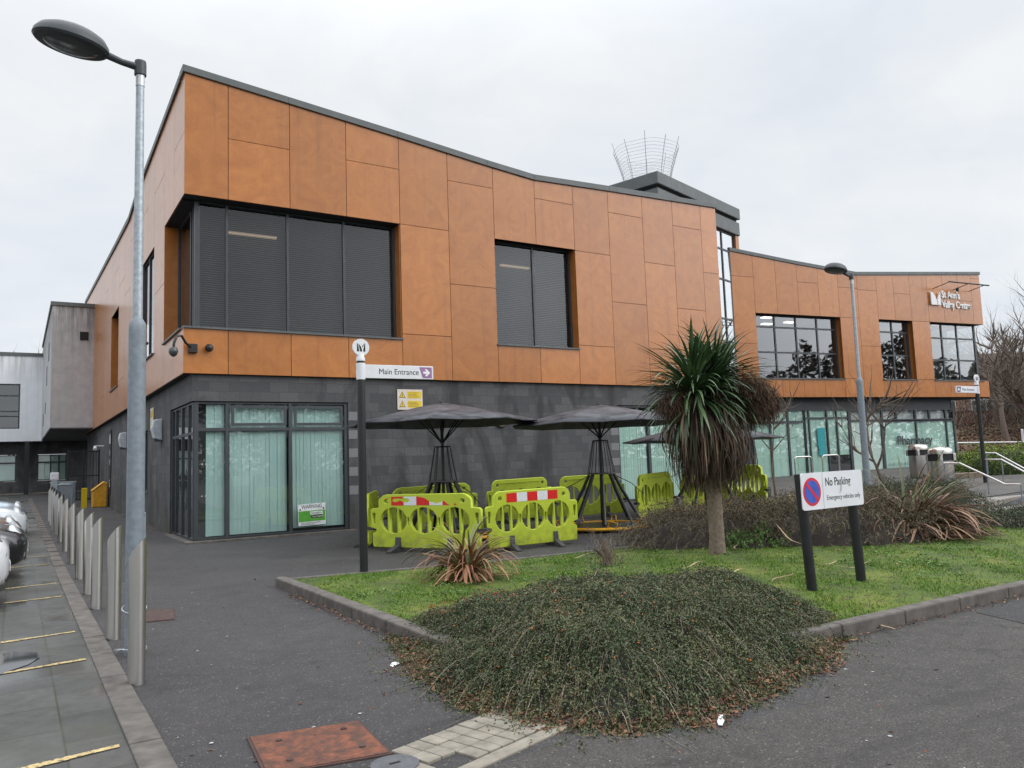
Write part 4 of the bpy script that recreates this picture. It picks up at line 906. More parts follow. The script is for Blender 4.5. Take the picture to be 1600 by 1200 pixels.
# ------------------------------------------------------------------ bollards
def bollard(label, x, y):
    t = thing('bollard', label, 'bollard', (x, y, ground_z(x, y)), 0, 'slant topped steel bollards along the kerb'); return t
BY_ = [-11.50, -9.55, -7.45, -6.05, -4.15, -1.75, .6, 2.9, 5.0, 7.0, 8.9, 10.8]
mb = MB(); n = 28; rr = .0625; vs = []; dirx, diry = .847, -.53
for z in (0, .35, .7): vs += [(rr * math.cos(2 * math.pi * k / n), rr * math.sin(2 * math.pi * k / n), z) for k in range(n)]
vs += [(rr * math.cos(2 * math.pi * k / n), rr * math.sin(2 * math.pi * k / n), 1.02 + .08 * (dirx * math.cos(2 * math.pi * k / n) + diry * math.sin(2 * math.pi * k / n))) for k in range(n)]
mb._add(vs, [(i * n + k, i * n + (k + 1) % n, (i + 1) * n + (k + 1) % n, (i + 1) * n + k) for i in range(3) for k in range(n)])
b0 = bollard('stainless slant topped bollard nearest the road, in front of the lamp post', -2.345, BY_[0])
post = mb.build('post', MT['steel'], b0, smooth=True)
mb = MB(); mb._add(vs[3 * n:], [tuple(range(n))]); mb.build('slant_cap', plain('polished steel cap', (.80, .80, .82), .22, 1.0), b0)
WORDS = ['second', 'third', 'fourth', 'fifth', 'sixth', 'seventh', 'eighth', 'ninth', 'tenth', 'eleventh', 'farthest']
for k, y in enumerate(BY_[1:]):
    x = -2.32 + .012 * k
    lab = 'stainless slant topped bollard, ' + WORDS[k] + ' from the road along the car park kerb' if k else 'stainless slant topped bollard just behind the lamp post'
    dup(b0, (x, y, ground_z(x, y)), random.uniform(-.12, .12), lab)

# ------------------------------------------------------------------ street lamps
def lamp():
    t = thing('street_lamp', 'tall grey street lamp at the kerb by the bollards', 'street lamp', (-2.235, -10.38, 0), 0, 'street lamps with flat oval heads')
    mb = MB(); mb.lathe([(.079, 0), (.077, 1.4), (.075, 2.92), (.073, 2.98), (.043, 3.03)], 24); mb.build('column_base', MT['galv_paint'], t, smooth=True)
    mb = MB(); mb.box((.03, -.045, .62), (.082, .045, 1.25)); mb.build('access_door', MT['galv_paint'], t, bevel=.006)
    mb = MB(); mb.lathe([(.0, .0), (.012, 0), (.016, .012), (0, .02)], 10, M=basis(Vector((.075, -.02, 2.80)), Vector((0, 1, 0)), Vector((0, 0, 1)), Vector((1, 0, 0)))); mb.build('bolt', MT['black'], t)
    mb = MB(); mb.lathe([(.044, 2.98), (.040, 4.2), (.036, 5.38)], 20); mb.build('pole', MT['galv'], t, smooth=True)
    mb = MB(); mb.lathe([(.040, 5.28), (.040, 5.40)], 20); mb.build('spigot_band', plain('bright galvanised band', (.55, .58, .60), .4, .7), t, smooth=True)
    mb = MB(); mb.lathe([(.054, 5.39), (.054, 5.50), (.050, 5.53), (.02, 5.54)], 20); mb.tube([(-.03, 0, 5.47), (-.16, 0, 5.485), (-.30, 0, 5.525)], [.036, .031, .036], 10); mb.build('arm', MT['lamp_dark'], t, smooth=True)
    # flattened dome tilted up towards its tip
    Mh = Matrix.Translation((-.58, 0, 5.565)) @ Matrix.Rotation(R(7), 4, 'Y') @ Matrix.Diagonal((1.0, .70, 1, 1))
    mb = MB(); mb.lathe([(.300, -.03), (.318, -.01), (.312, .03), (.275, .085), (.20, .128), (.10, .152), (0, .160)], 40, M=Mh); mb.build('lamp_hood', MT['lamp_dark'], t, smooth=True)
    mb = MB(); mb.lathe([(.0, -.040), (.20, -.040), (.285, -.032), (.300, -.028)], 40, M=Mh); mb.build('lamp_underside', plain('dark lamp underside', (.022, .025, .028), .5), t, smooth=True)
    mb = MB(); mb.lathe([(.0, -.072), (.14, -.066), (.215, -.045), (.225, -.038)], 40, M=Mh); mb.build('lens', MT['lens'], t, smooth=True)
    return t
L0 = lamp()
p = on_ground(1358, 792)
dup(L0, (p.x, p.y, p.z), 0, 'street lamp rising from the shrubs in front of the pharmacy windows')
o = thing('cable_tie_loop', 'thin grey cable loop round the foot of the near lamp post', 'cable loop', (-2.235, -10.38, 0))
mb = MB(); mb.tube([(.13 * math.cos(a) - .03, .10 * math.sin(a), .05 + .02 * math.sin(2 * a)) for a in np.linspace(0, 6.28, 20)], .006, 6); mb.tube([(.10 * math.cos(a), .10 * math.sin(a), .40 + .03 * math.sin(a)) for a in np.linspace(0, 6.28, 20)], .006, 6); mb.build('loop', MT['galv'], o)

# ------------------------------------------------------------------ finger posts
def finger_post(label, loc, rz, flip, panel):
    t = thing('finger_post', label, 'signpost', loc, rz)
    mb = MB(); mb.lathe([(.058, -.3), (.058, 2.72), (.058, 3.02)], 20); mb.build('post', MT['black'], t, smooth=True)
    mb = MB(); mb.lathe([(.066, 2.725), (.066, 2.965)], 24); mb.lathe([(.064, 2.995), (.066, 3.03), (.055, 3.06), (.05, 3.10)], 24); mb.build('sleeve', MT['white'], t, smooth=True)
    s_ = -1 if flip else 1; M = basis(Vector((0, -.035, 2.845)), Vector((1, 0, 0)), Vector((0, 0, 1)), Vector((0, -1, 0)))
    mb = MB(); mb.box((min(s_ * .05, s_ * 1.13), -.035, 2.745), (max(s_ * .05, s_ * 1.13), .015, 2.945)); mb.build('arm_panel', MT['white'], t, bevel=.006)
    F = sh(M, 0, 0, .0005)
    q = MB(); xs = [(s_ * x, y) for x, y in ((.90, .082), (1.105, .082), (1.105, -.082), (.955, -.082))]; q.prism([F @ Vector((x, y, 0)) for x, y in xs], F.to_3x3() @ Vector((0, 0, .0015))); q.build('arrow_panel', MT[panel], t)
    q = MB(); q.prism([F @ Vector((s_ * x, y, .002)) for x, y in ((.965, .018), (1.015, .018), (.99, .055), (1.02, .055), (1.08, 0), (1.02, -.055), (.99, -.055), (1.015, -.018), (.965, -.018))], F.to_3x3() @ Vector((0, 0, .0012))); q.build('arrow', MT['white_letter'], t)
    lettering('lettering', 'Main Entrance', .118, MT['ink'], t, sh(F, .26 if not flip else -.84, -.036, .0005), .0008, xs=.93)
    D = basis(Vector((0, -.012, 3.195)), Vector((1, 0, 0)), Vector((0, 0, 1)), Vector((0, -1, 0)))
    disc('roundel', sh(D, 0, 0, -.012), .125, .034, MT['white'], t); emblem(sh(D, 0, 0, .0225), .125, MT['ink'], 'emblem', t, True, .001)
    return t
finger_post('black post with white arm pointing right, standing on the lawn by the barriers', (1.06, -7.52, .12), R(-3), False, 'purple')
p = on_ground(1540, 755)
finger_post('distant black post with white arm pointing left, beside the steps', (p.x, p.y, p.z), R(-2), True, 'purple_dark')

# ------------------------------------------------------------------ no parking sign
t = thing('parking_sign', 'white no parking sign on two black posts stuck in the lawn', 'sign', (4.30, -12.86, .15), R(1))
for x, lean in ((-.43, -.035), (.43, -.03)):
    mb = MB(); a = Vector((x + .03, 0, -.3)); b = Vector((x + lean, .03, 1.20)); mb.tube([a, b], .052, 20); mb.build('leg', MT['black'], t, smooth=True)
M = basis(Vector((-.02, -.045, 1.02)), Vector((1, 0, 0)), Vector((0, 0, 1)), Vector((0, -1, 0))) @ Matrix.Rotation(R(.3), 4, 'Z')
plate('sign_board', M, 1.06, .385, .012, MT['white'], t, .03); F = sh(M, 0, 0, .012)
disc('red_disc', sh(F, -.365, -.005, .0005), .148, .001, MT['sign_red'], t); disc('blue_disc', sh(F, -.365, -.005, .002), .118, .001, MT['sign_blue'], t)
q = MB(); Q = sh(F, -.365, -.005, .0035) @ Matrix.Rotation(R(-45), 4, 'Z'); q.prism([Q @ Vector(p) for p in ((-.124, -.018, 0), (.124, -.018, 0), (.124, .018, 0), (-.124, .018, 0))], Q.to_3x3() @ Vector((0, 0, .001))); q.build('red_bar', MT['sign_red'], t)
q = MB(); q.prism([F @ Vector(p) for p in ((-.181, -.185, .0005), (-.178, -.185, .0005), (-.178, .185, .0005), (-.181, .185, .0005))], F.to_3x3() @ Vector((0, 0, .0006))); q.build('divider', MT['rubber'], t)
lettering('top_line', 'No Parking', .122, MT['ink'], t, sh(F, -.135, .045, .0005), .0008, xs=.80, bold=.0015); lettering('bottom_line', 'Emergency vehicles only', .072, MT['ink'], t, sh(F, -.125, -.105, .0005), .0008, xs=.84)
q = MB(); q.prism([F @ Vector(p) for p in ((.10, -.05, .0018), (.14, -.02, .0018), (.165, .09, .0018), (.15, .13, .0018), (.13, .05, .0018))], F.to_3x3() @ Vector((0, 0, .0004))); q.build('scuff', plain('grey scuff', (.48, .48, .5), .7), t)

# ------------------------------------------------------------------ parasols with a cage and splayed legs
def parasol(label, loc, rz, drop=0.0):
    t = thing('parasol', label, 'parasol', loc, rz, 'black parasols with splayed black legs')
    mb = MB(); mb.lathe([(.032, .05), (.032, 2.66 - drop)], 16); mb.build('pole', MT['black'], t, smooth=True)
    n = 8; Rr = 1.96; rim, top = 2.385 - drop, 2.80 - drop
    c = MB(); vs = [(0, 0, top)]
    rows = [(.33, top - .115), (.66, top - .26), (1.0, rim)]
    for f, z in rows:
        for k in range(n * 4):
            a = 2 * math.pi * k / (n * 4); m_ = a % (2 * math.pi / n) - math.pi / n; rr_ = Rr * f * math.cos(math.pi / n) / math.cos(m_); sag = -.05 * f * (1 - abs(m_) / (math.pi / n)); vs.append((rr_ * math.cos(a), rr_ * math.sin(a), z + sag * .5))
    N_ = n * 4; fs = [(0, 1 + k, 1 + (k + 1) % N_) for k in range(N_)]
    for j in range(2): fs += [(1 + j * N_ + k, 1 + (j + 1) * N_ + k, 1 + (j + 1) * N_ + (k + 1) % N_, 1 + j * N_ + (k + 1) % N_) for k in range(N_)]
    c._add(vs, fs); o = c.build('canopy', MT['canopy'], t); sm = o.modifiers.new('thickness', 'SOLIDIFY'); sm.thickness = .022; sm.offset = -1
    shade(o.data, 12)
    q = MB(); q.lathe([(.05, top - .005), (.045, top + .02), (0, top + .03)], 12); q.build('finial', MT['black'], t, smooth=True)
    for k in range(n):
        a = 2 * math.pi * k / n; ca, sa = math.cos(a), math.sin(a); q = MB()
        q.tube([(ca * .03, sa * .03, 1.98 - drop * .2), (ca * .05, sa * .05, 2.02 - drop * .2), (ca * .56, sa * .56, 2.55 - drop)], .014, 6); q.build('strut', MT['black'], t, smooth=True)
    q = MB(); q.tube([(.16 * math.cos(a), .16 * math.sin(a), 1.90) for a in np.linspace(0, 2 * math.pi, 25)], .012, 6, cap=False); q.tube([(-.16, 0, 1.9), (.16, 0, 1.9)], .012, 6); q.build('upper_ring', MT['black'], t, smooth=True)
    q = MB(); q.tube([(.29 * math.cos(a), .29 * math.sin(a), 1.20) for a in np.linspace(0, 2 * math.pi, 25)], .020, 6, cap=False); q.lathe([(.29, 1.195), (.29, 1.21), (.05, 1.21), (.05, 1.195)], 24); q.build('lower_ring', plain('worn grey steel', (.12, .12, .125), .5, .3), t, smooth=True)
    for k in range(10):
        a = 2 * math.pi * (k + .3) / 10; q = MB(); q.tube([(.16 * math.cos(a), .16 * math.sin(a), 1.90), (.29 * math.cos(a), .29 * math.sin(a), 1.21)], .0095, 6); q.build('cage_rod', MT['black'], t, smooth=True)
    for k in range(8):
        a = 2 * math.pi * (k + .5) / 8; ca, sa = math.cos(a), math.sin(a)
        q = MB(); q.tube([(.26 * ca, .26 * sa, 1.18), (.42 * ca, .42 * sa, .85), (.80 * ca, .80 * sa, .17)], [.034, .036, .030], 10); lg = q.build('leg', MT['black'], t, smooth=True)
        if k % 2: continue
        q = MB(); q.tube([(.28 * ca, .28 * sa, 1.16), (.62 * ca + .05 * sa, .62 * sa - .05 * ca, .98), (.86 * ca + .1 * sa, .86 * sa - .1 * ca, .93 - .03 * k), (.84 * ca + .1 * sa, .84 * sa - .1 * ca, .78)], .008, 5); q.build('loose_cable', MT['black'], t)
    q = MB(); q.tube([(.97 * math.cos(a), .97 * math.sin(a), .105) for a in np.linspace(0, 2 * math.pi, 41)], .032, 10, cap=False); q.build('base_ring', MT['yellow_tube'], t, smooth=True)
    q = MB(); q.lathe([(.80, .05), (.90, .05), (.90, .11), (.80, .11)], 36); q.build('ballast_ring', MT['black'], t)
    for k in range(7):
        a = 2 * math.pi * (k + .2) / 7; ca, sa = math.cos(a), math.sin(a); q = MB()
        q.tube([(.96 * ca, .96 * sa, .11), (1.02 * ca, 1.02 * sa, .22), (.86 * ca + .12 * sa, .86 * sa - .12 * ca, .26), (.80 * ca + .14 * sa, .80 * sa - .14 * ca, .14), (.97 * ca + .1 * sa, .97 * sa - .1 * ca, .12)], .013, 6); q.build('tie_bar', MT['yellow_tube'], t, smooth=True)
    for k in range(4):
        a = math.pi / 2 * k; q = MB(); q.tube([(.05 * math.cos(a), .05 * math.sin(a), .06), (.93 * math.cos(a), .93 * math.sin(a), .08)], .03, 6); q.build('base_arm', MT['black'], t)
    return t
U0 = parasol('black parasol nearest the corner window, ringed by barriers', (4.18, -3.95, ground_z(4.18, -3.95)), R(12))
parasol('black parasol whose whole splayed base and yellow ring show, middle of the three', (7.42, -5.0, ground_z(7.42, -5.0) - .04), R(31), .13)
p = on_ground(1104, 800); parasol('black parasol mostly hidden behind the palm, lowest of the three', (p.x, p.y, p.z), R(48), .62)

# ------------------------------------------------------------------ plastic work barriers
def stad(cx, cz, w, h, n=8):
    r = w / 2; pts = []
    for k in range(n + 1): a = math.pi * k / n; pts.append((cx + r * math.cos(a), cz + h / 2 - r + r * math.sin(a)))
    for k in range(n + 1): a = math.pi + math.pi * k / n; pts.append((cx + r * math.cos(a), cz - h / 2 + r + r * math.sin(a)))
    return pts
def clip_x(poly, lo, hi):
    def cl(p, c, sgn):
        o = []
        for a, b in zip(p, p[1:] + p[:1]):
            ia, ib = sgn * (a[0] - c) >= 0, sgn * (b[0] - c) >= 0
            if ia: o.append(a)
            if ia != ib: t_ = (c - a[0]) / (b[0] - a[0]); o.append((c, a[1] + t_ * (b[1] - a[1])))
        return o
    return cl(cl(poly, lo, 1), hi, -1)
BARRIER = {}
def barrier(label, a, b, tape=None, both_hooks=True):
    a, b = Vector((*a, 0)), Vector((*b, 0)); m = (a + b) / 2; d = b - a; rz = math.atan2(d.y, d.x)
    za = ground_z(a.x, a.y); zb = ground_z(b.x, b.y); L_ = d.length
    t = thing('barrier', label, 'barrier', (m.x, m.y, (za + zb) / 2), rz, 'lime plastic pedestrian barriers'); t.rotation_euler = (R(random.uniform(-1.2, 1.2)), -math.atan2(zb - za, L_), rz)
    s_ = min(1.32, max(.95, L_ / 1.93)); t.scale = (s_, 1, 1)
    if 'body' not in BARRIER:
        W = .95
        out_ = [(-W + .05, .07), (W - .05, .07), (W - .03, .12), (W - .03, .33), (W - .10, .36), (W - .10, .40), (W, .43), (W, .76), (W - .03, .79), (W - .15, .80), (W - .15, .92), (W - .17, .97), (W - .24, 1.03), (W - .30, 1.045), (-W + .30, 1.045), (-W + .24, 1.03), (-W + .17, .97), (-W + .15, .92), (-W + .15, .80), (-W + .03, .79), (-W, .76), (-W, .43), (-W + .10, .40), (-W + .10, .36), (-W + .03, .33), (-W + .03, .12)]
        hs = []
        for cx in (-.53, 0, .53):
            st = stad(cx, .565, .47, .47)
            for lo, hi in ((-.235, -.105), (-.065, .065), (.105, .235)):
                p_ = clip_x(st, cx + lo, cx + hi)
                if len(p_) > 2: hs.append(p_)
        for cx in (-.66, .66): hs.append([(cx + .035 * math.cos(a_), .915 + .035 * math.sin(a_)) for a_ in np.linspace(0, 2 * math.pi, 12, endpoint=False)])
        for cx in (-.265, .265): hs.append([(cx - .010, .47), (cx + .010, .47), (cx + .010, .62), (cx - .010, .62)])
        for s2 in (-1, 1): hs.append([(s2 * .885 - .02, .50), (s2 * .885 + .02, .50), (s2 * .885 + .02, .70), (s2 * .885 - .02, .70)])
        BARRIER['body'] = holes_panel('panel', out_, hs, .075, .012, MT['lime'], None); o = BARRIER['body']
    else: o = BARRIER['body'].copy(); COL.objects.link(o)
    o.parent = t
    def shared(key, make, mat):
        if key not in BARRIER: BARRIER[key] = make().build(key.split('@')[0], mat, t)
        else: q = BARRIER[key].copy(); COL.objects.link(q); q.parent = t
    def rail():
        q = MB()
        for z0, z1 in ((.845, .865), (.985, 1.0), (.20, .215)): q.box((-.58, -.05, z0), (.58, .05, z1))
        return q
    if tape is None:
        q = MB()
        for k in range(7): q.box((-.55 + k * .18, -.052, .93), (-.53 + k * .18, .052, .955))
        q.box((-.58, -.048, .955), (.58, .048, .97)); q.build('stiffening_rib', MT['lime'], t)
    for sgn in (-1, 1):
        key = 'foot@%d' % sgn
        def foot(sgn=sgn):
            q = MB(); x = sgn * .45; P_ = [(x - .045, -.33, .0), (x - .045, .33, .0), (x - .045, .33, .03), (x - .045, .07, .12), (x - .045, .05, .26), (x - .045, -.05, .26), (x - .045, -.07, .12), (x - .045, -.33, .03)]
            q.prism(P_, (.09, 0, 0)); return q
        shared(key, foot, MT['rubber'])
        def hook(sgn=sgn):
            q = MB(); q.box((sgn * .95 - .05, -.05, .38), (sgn * .95 + .10 * (sgn > 0) + .05 * (sgn < 0), .05, .43)) ; return q
        shared('hook_clip@%d' % sgn, hook, MT['rubber'])
    if tape:
        n = 5; wv = 1.06 / n if tape == 'whole' else 1.12 / n; x0 = -n * wv / 2
        for k in range(n):
            mname = 'tape_red' if k % 2 == 0 else 'tape_white'
            if tape == 'whole': P_ = [(x0 + k * wv, .84), (x0 + (k + 1) * wv, .84), (x0 + (k + 1) * wv, 1.0), (x0 + k * wv, 1.0)]
            else: P_ = TORN[k]
            polys = P_ if isinstance(P_[0], list) else [P_]
            for pp_ in polys:
                q = MB(); q.prism([(x, -.0385, z) for x, z in reversed(pp_)], (0, -.0015, 0)); q.build('red_tape' if k % 2 == 0 else 'white_tape', MT[mname], t)
    return t
TORN = [[[(-.56, .84), (-.335, .84), (-.335, .90), (-.40, .93), (-.45, .91), (-.50, .90), (-.54, .93), (-.52, .965), (-.44, .97), (-.36, .965), (-.335, 1.0), (-.56, 1.0)], [(-.66, .955), (-.60, .975), (-.59, .99), (-.62, .975), (-.67, .965)]],
        [[(-.335, .84), (-.112, .84), (-.112, 1.0), (-.335, 1.0), (-.335, .975), (-.25, .965), (-.23, .93), (-.27, .895), (-.335, .90)]],
        [[(-.112, .84), (.112, .84), (.112, .90), (.085, .93), (.04, .965), (-.04, .99), (-.112, 1.0)]],
        [[(.112, .84), (.335, .84), (.335, .90), (.27, .885), (.23, .865), (.19, .89), (.14, .90), (.112, .90)]],
        [[(.335, .84), (.46, .84), (.40, .875), (.36, .915), (.335, .91)], [(.52, .84), (.57, .845), (.555, .865), (.525, .87)]]]
def depth_pt(px, dep):
    for k in range(3): P = at_depth(px, 800, dep)
    # slide to the ground under that sight column
    return (P.x, P.y)
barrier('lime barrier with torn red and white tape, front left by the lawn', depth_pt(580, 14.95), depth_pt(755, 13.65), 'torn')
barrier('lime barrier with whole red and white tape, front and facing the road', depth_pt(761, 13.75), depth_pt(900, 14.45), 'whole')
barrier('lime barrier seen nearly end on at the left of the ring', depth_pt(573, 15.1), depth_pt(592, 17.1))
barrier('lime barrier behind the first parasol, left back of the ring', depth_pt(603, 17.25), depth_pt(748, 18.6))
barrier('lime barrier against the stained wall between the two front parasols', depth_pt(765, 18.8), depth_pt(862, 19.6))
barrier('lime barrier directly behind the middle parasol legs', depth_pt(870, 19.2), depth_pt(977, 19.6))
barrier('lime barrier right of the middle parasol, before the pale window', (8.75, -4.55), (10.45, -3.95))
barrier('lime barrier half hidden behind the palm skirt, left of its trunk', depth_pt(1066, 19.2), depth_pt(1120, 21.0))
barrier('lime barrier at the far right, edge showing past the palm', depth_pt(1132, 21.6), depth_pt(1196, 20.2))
p = on_ground(1235, 792); t = thing('plastic_sheet', 'crumpled yellow plastic sheet behind the no parking sign', 'sheet', (p.x, p.y, p.z))
q = MB(); nn = 10; idx = {}
for i in range(nn):
    for j in range(nn): idx[i, j] = len(q.v); x, y = (i / 9 - .5) * 1.3, (j / 9 - .5) * 1.0; q.v.append((x + .06 * noise2(y, x, 4), y, .10 + .14 * (noise2(x, y, 3.1, 4) + .6) * max(0, 1 - 2.2 * (x * x + y * y))))
q.f = [(idx[i, j], idx[i + 1, j], idx[i + 1, j + 1], idx[i, j + 1]) for i in range(9) for j in range(9)]; q.t = [.5] * 81; q.mi = [0] * 81
q.build('sheet', MT['yellow_sheet'], t, smooth=True)

# ------------------------------------------------------------------ covers, litter
def quad_thing(name, label, cat, pts, z, mat, frame_mat=None, rim=.02):
    c = sum((Vector((*p, 0)) for p in pts), Vector()) / len(pts); t = thing(name, label, cat, (c.x, c.y, ground_z(c.x, c.y)))
    q = MB(); q.prism([(p[0] - c.x, p[1] - c.y, -.03) for p in pts], (0, 0, z + .03)); q.build('frame', frame_mat or mat, t)
    q = MB(); q.prism([((p[0] - c.x) * (1 - rim * 2.6), (p[1] - c.y) * (1 - rim * 2.6), -.02) for p in pts], (0, 0, z + .024)); q.build('lid', mat, t)
    return t, c
t, c = quad_thing('utility_cover', 'large rusty orange rectangular cover in the footway near the road', 'manhole cover', [(-2.03, -13.98), (-1.36, -14.10), (-1.30, -13.44), (-1.96, -13.31)], .010, MT['rust'], MT['brown_iron'])
for x, y in ((-.2, -.15), (.2, -.2), (-.16, .2), (.22, .16)):
    q = MB(); q.lathe([(.02, .013), (.018, .022), (.0, .024)], 8, (x, y, 0)); q.build('stud', MT['brown_iron'], t)
quad_thing('utility_cover', 'small dull brown cover in the footway behind the near bollard', 'manhole cover', [(-1.98, -8.85), (-1.66, -8.9), (-1.55, -8.2), (-1.85, -8.1)], .008, MT['brown_iron'])
t = thing('access_cap', 'round grey iron cap set in the pale setts', 'cover', (-1.42, -14.26, 0)); q = MB(); q.lathe([(.13, -.02), (.13, .017), (.12, .019), (0, .019)], 32); q.build('lid', MT['grey_iron'], t, smooth=False)
q = MB(); q.box((-.03, -.008, .019), (.03, .008, .022)); q.build('key_slot', MT['dark'], t)
p = on_ground(1127, 1128); t = thing('paper_scrap', 'flat white paper scrap on the road below the big shrub', 'litter', (p.x, p.y, .006), R(40)); q = MB(); q.prism([(-.09, -.012, 0), (.02, -.02, 0), (.09, -.008, .003), (.08, .016, .005), (-.04, .02, .003), (-.09, .012, .002)], (0, 0, .006)); q.build('scrap', MT['paper'], t)
p = on_ground(618, 1040); t = thing('paper_scrap', 'crumpled white wrapper caught in dead leaves at the shrub edge', 'litter', (p.x, p.y, .004), R(20)); q = MB(); q._add([(-.05, -.02, 0), (.02, -.025, .012), (.05, .0, .004), (.03, .025, .015), (-.02, .02, .022), (-.05, .012, .006), (0, 0, .026)], [(0, 1, 6), (1, 2, 6), (2, 3, 6), (3, 4, 6), (4, 5, 6), (5, 0, 6)]); q.build('scrap', MT['paper'], t)
# gum spots and grit flecks on the footway: too many to count
cs = []
for k in range(170):
    x, y = random.uniform(-2.3, 4.5), random.uniform(-16.5, -5.0)
    if (0 < x and y > -13.9 and y < -7.3): continue
    r_ = random.choice([.006, .008, .010, .014]); a0 = random.random() * 6
    cs.append([(x + r_ * random.uniform(.7, 1.2) * math.cos(a0 + 2 * math.pi * k_ / 6), y + r_ * random.uniform(.7, 1.2) * math.sin(a0 + 2 * math.pi * k_ / 6), ground_z(x, y) + .0075) for k_ in range(6)])
tag(np_mesh('gum_spots', np.array(cs).reshape(-1, 3), 6, RNG.random(len(cs)), plain('pale flecks', (.38, .37, .36), .8, 0, .4, 40)), 'scattered pale gum spots and grit flecks on the asphalt', 'gum spots', kind='stuff')

# ------------------------------------------------------------------ planting
def nz(a): return a / (np.linalg.norm(a, axis=-1, keepdims=True) + 1e-9)
def arching_sprays(name, root, seeds, dirs, lens, height, droop, leaf_n, leaf_size, leafmat_, twigmat, floor, twig_share=1.0, twig_w=.004, spread=.012, shoot_tone=None, tone_lo=0, tone_hi=1, leafy_from=.15):
    """arching shoots from the seeds, leaves set along each shoot"""
    n = len(seeds); K = 9; tt = np.linspace(0, 1, K)[None, :, None]
    P0 = np.asarray(seeds)[:, None, :]; D = np.asarray(dirs)[:, None, :]; Ln = np.asarray(lens)[:, None, None]
    P = P0 + D * Ln * tt; P[:, :, 2] += (height[:, None] * np.sin(np.pi * .5 * tt[:, :, 0] * 1.25) - droop[:, None] * tt[:, :, 0] ** 2.2)
    wob = RNG.normal(0, .035, (n, 1, 3)) * np.sin(tt * 5 + RNG.uniform(0, 6, (n, 1, 1))); P = P + wob * Ln
    fl = np.array([[floor(x, y) for x, y in zip(row[:, 0], row[:, 1])] for row in P]); P[:, :, 2] = np.maximum(P[:, :, 2], fl + .01)
    m = int(n * twig_share); W = np.linspace(twig_w, twig_w * .4, K)[None, :] * np.ones((m, 1))
    if m: strips(name + '_twigs', P[:m], W, RNG.uniform(.2, 1, m), twigmat, root)
    u = RNG.uniform(leafy_from, 1.0, (n, leaf_n)) * (K - 1); i0 = np.clip(u.astype(int), 0, K - 2); f = (u - i0)[..., None]
    ii = np.arange(n)[:, None]; C = P[ii, i0] * (1 - f) + P[ii, i0 + 1] * f; C = C + RNG.normal(0, spread, C.shape)
    C = C.reshape(-1, 3); tn = np.clip(np.repeat(RNG.uniform(tone_lo, tone_hi, n) if shoot_tone is None else shoot_tone, leaf_n) * .5 + RNG.uniform(tone_lo, tone_hi, len(C)) * .55, 0, 1)
    leaves(name + '_leaves', C, leaf_size * RNG.uniform(.7, 1.4, len(C)), tn, leafmat_, root); return P
def mound_mesh(name, hf, x0, x1, y0, y1, mat, root, base, step=.1):
    q = MB(); xs = np.arange(x0, x1, step); ys = np.arange(y0, y1, step); idx = {}
    for i, x in enumerate(xs):
        for j, y in enumerate(ys):
            h = hf(x, y); idx[i, j] = len(q.v); q.v.append((x, y, base(x, y) + (h if h > 0 else -.06)))
    for i in range(len(xs) - 1):
        for j in range(len(ys) - 1):
            ids = (idx[i, j], idx[i + 1, j], idx[i + 1, j + 1], idx[i, j + 1])
            if max(q.v[k][2] - base(q.v[k][0], q.v[k][1]) for k in ids) > 0: q.f.append(ids); q.t.append(.5); q.mi.append(0)
    return q.build(name, mat, root, smooth=True)
def in_poly(x, y, P):
    c = False
    for (xa, ya), (xb, yb) in zip(P, P[1:] + P[:1]):
        if (ya > y) != (yb > y) and x < (xb - xa) * (y - ya) / (yb - ya) + xa: c = not c
    return c
def edge_dist(x, y, P):
    best = 9
    for (xa, ya), (xb, yb) in zip(P, P[1:] + P[:1]):
        dx, dy = xb - xa, yb - ya; t_ = max(0, min(1, ((x - xa) * dx + (y - ya) * dy) / (dx * dx + dy * dy))); best = min(best, math.hypot(x - xa - t_ * dx, y - ya - t_ * dy))
    return best
def bed_z(x, y):
    if x > .05 and y > YF and y < lawn_back(x): return lawn_z(x, y)
    return ground_z(x, y)
# big spreading cotoneaster over the corner of the bed
CP = [(-.10, -11.3), (-.48, -12.6), (-.60, -13.6), (-.46, -14.2), (-.12, -14.62), (.42, -14.72), (1.2, -14.55), (2.3, -14.2), (3.05, -13.75), (3.3, -13.0), (3.25, -12.0), (2.9, -11.0), (2.2, -10.55), (1.3, -10.75), (.5, -11.0)]
def coto_h(x, y, k=1.0):
    if not in_poly(x, y, CP): return 0
    d = edge_dist(x, y, CP); return k * (.335 * min(1, d / .75) ** .6 * (1 - .55 * min(1, max(0, (y + 12.9) / 1.6))) + .10 * noise2(x, y, 2.4, 1) * min(1, d * 2.5) + .045 * noise2(x, y, 5.0, 4) * min(1, d * 4))
CT = thing('spreading_shrub', 'broad dark green berried shrub spilling over the corner of the lawn kerb', 'shrub', (0, 0, 0))
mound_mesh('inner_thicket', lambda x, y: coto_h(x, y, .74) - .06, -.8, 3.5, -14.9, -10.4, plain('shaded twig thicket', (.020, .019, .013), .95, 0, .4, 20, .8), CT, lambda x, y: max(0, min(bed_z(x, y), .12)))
seeds, dirs, lens = [], [], []
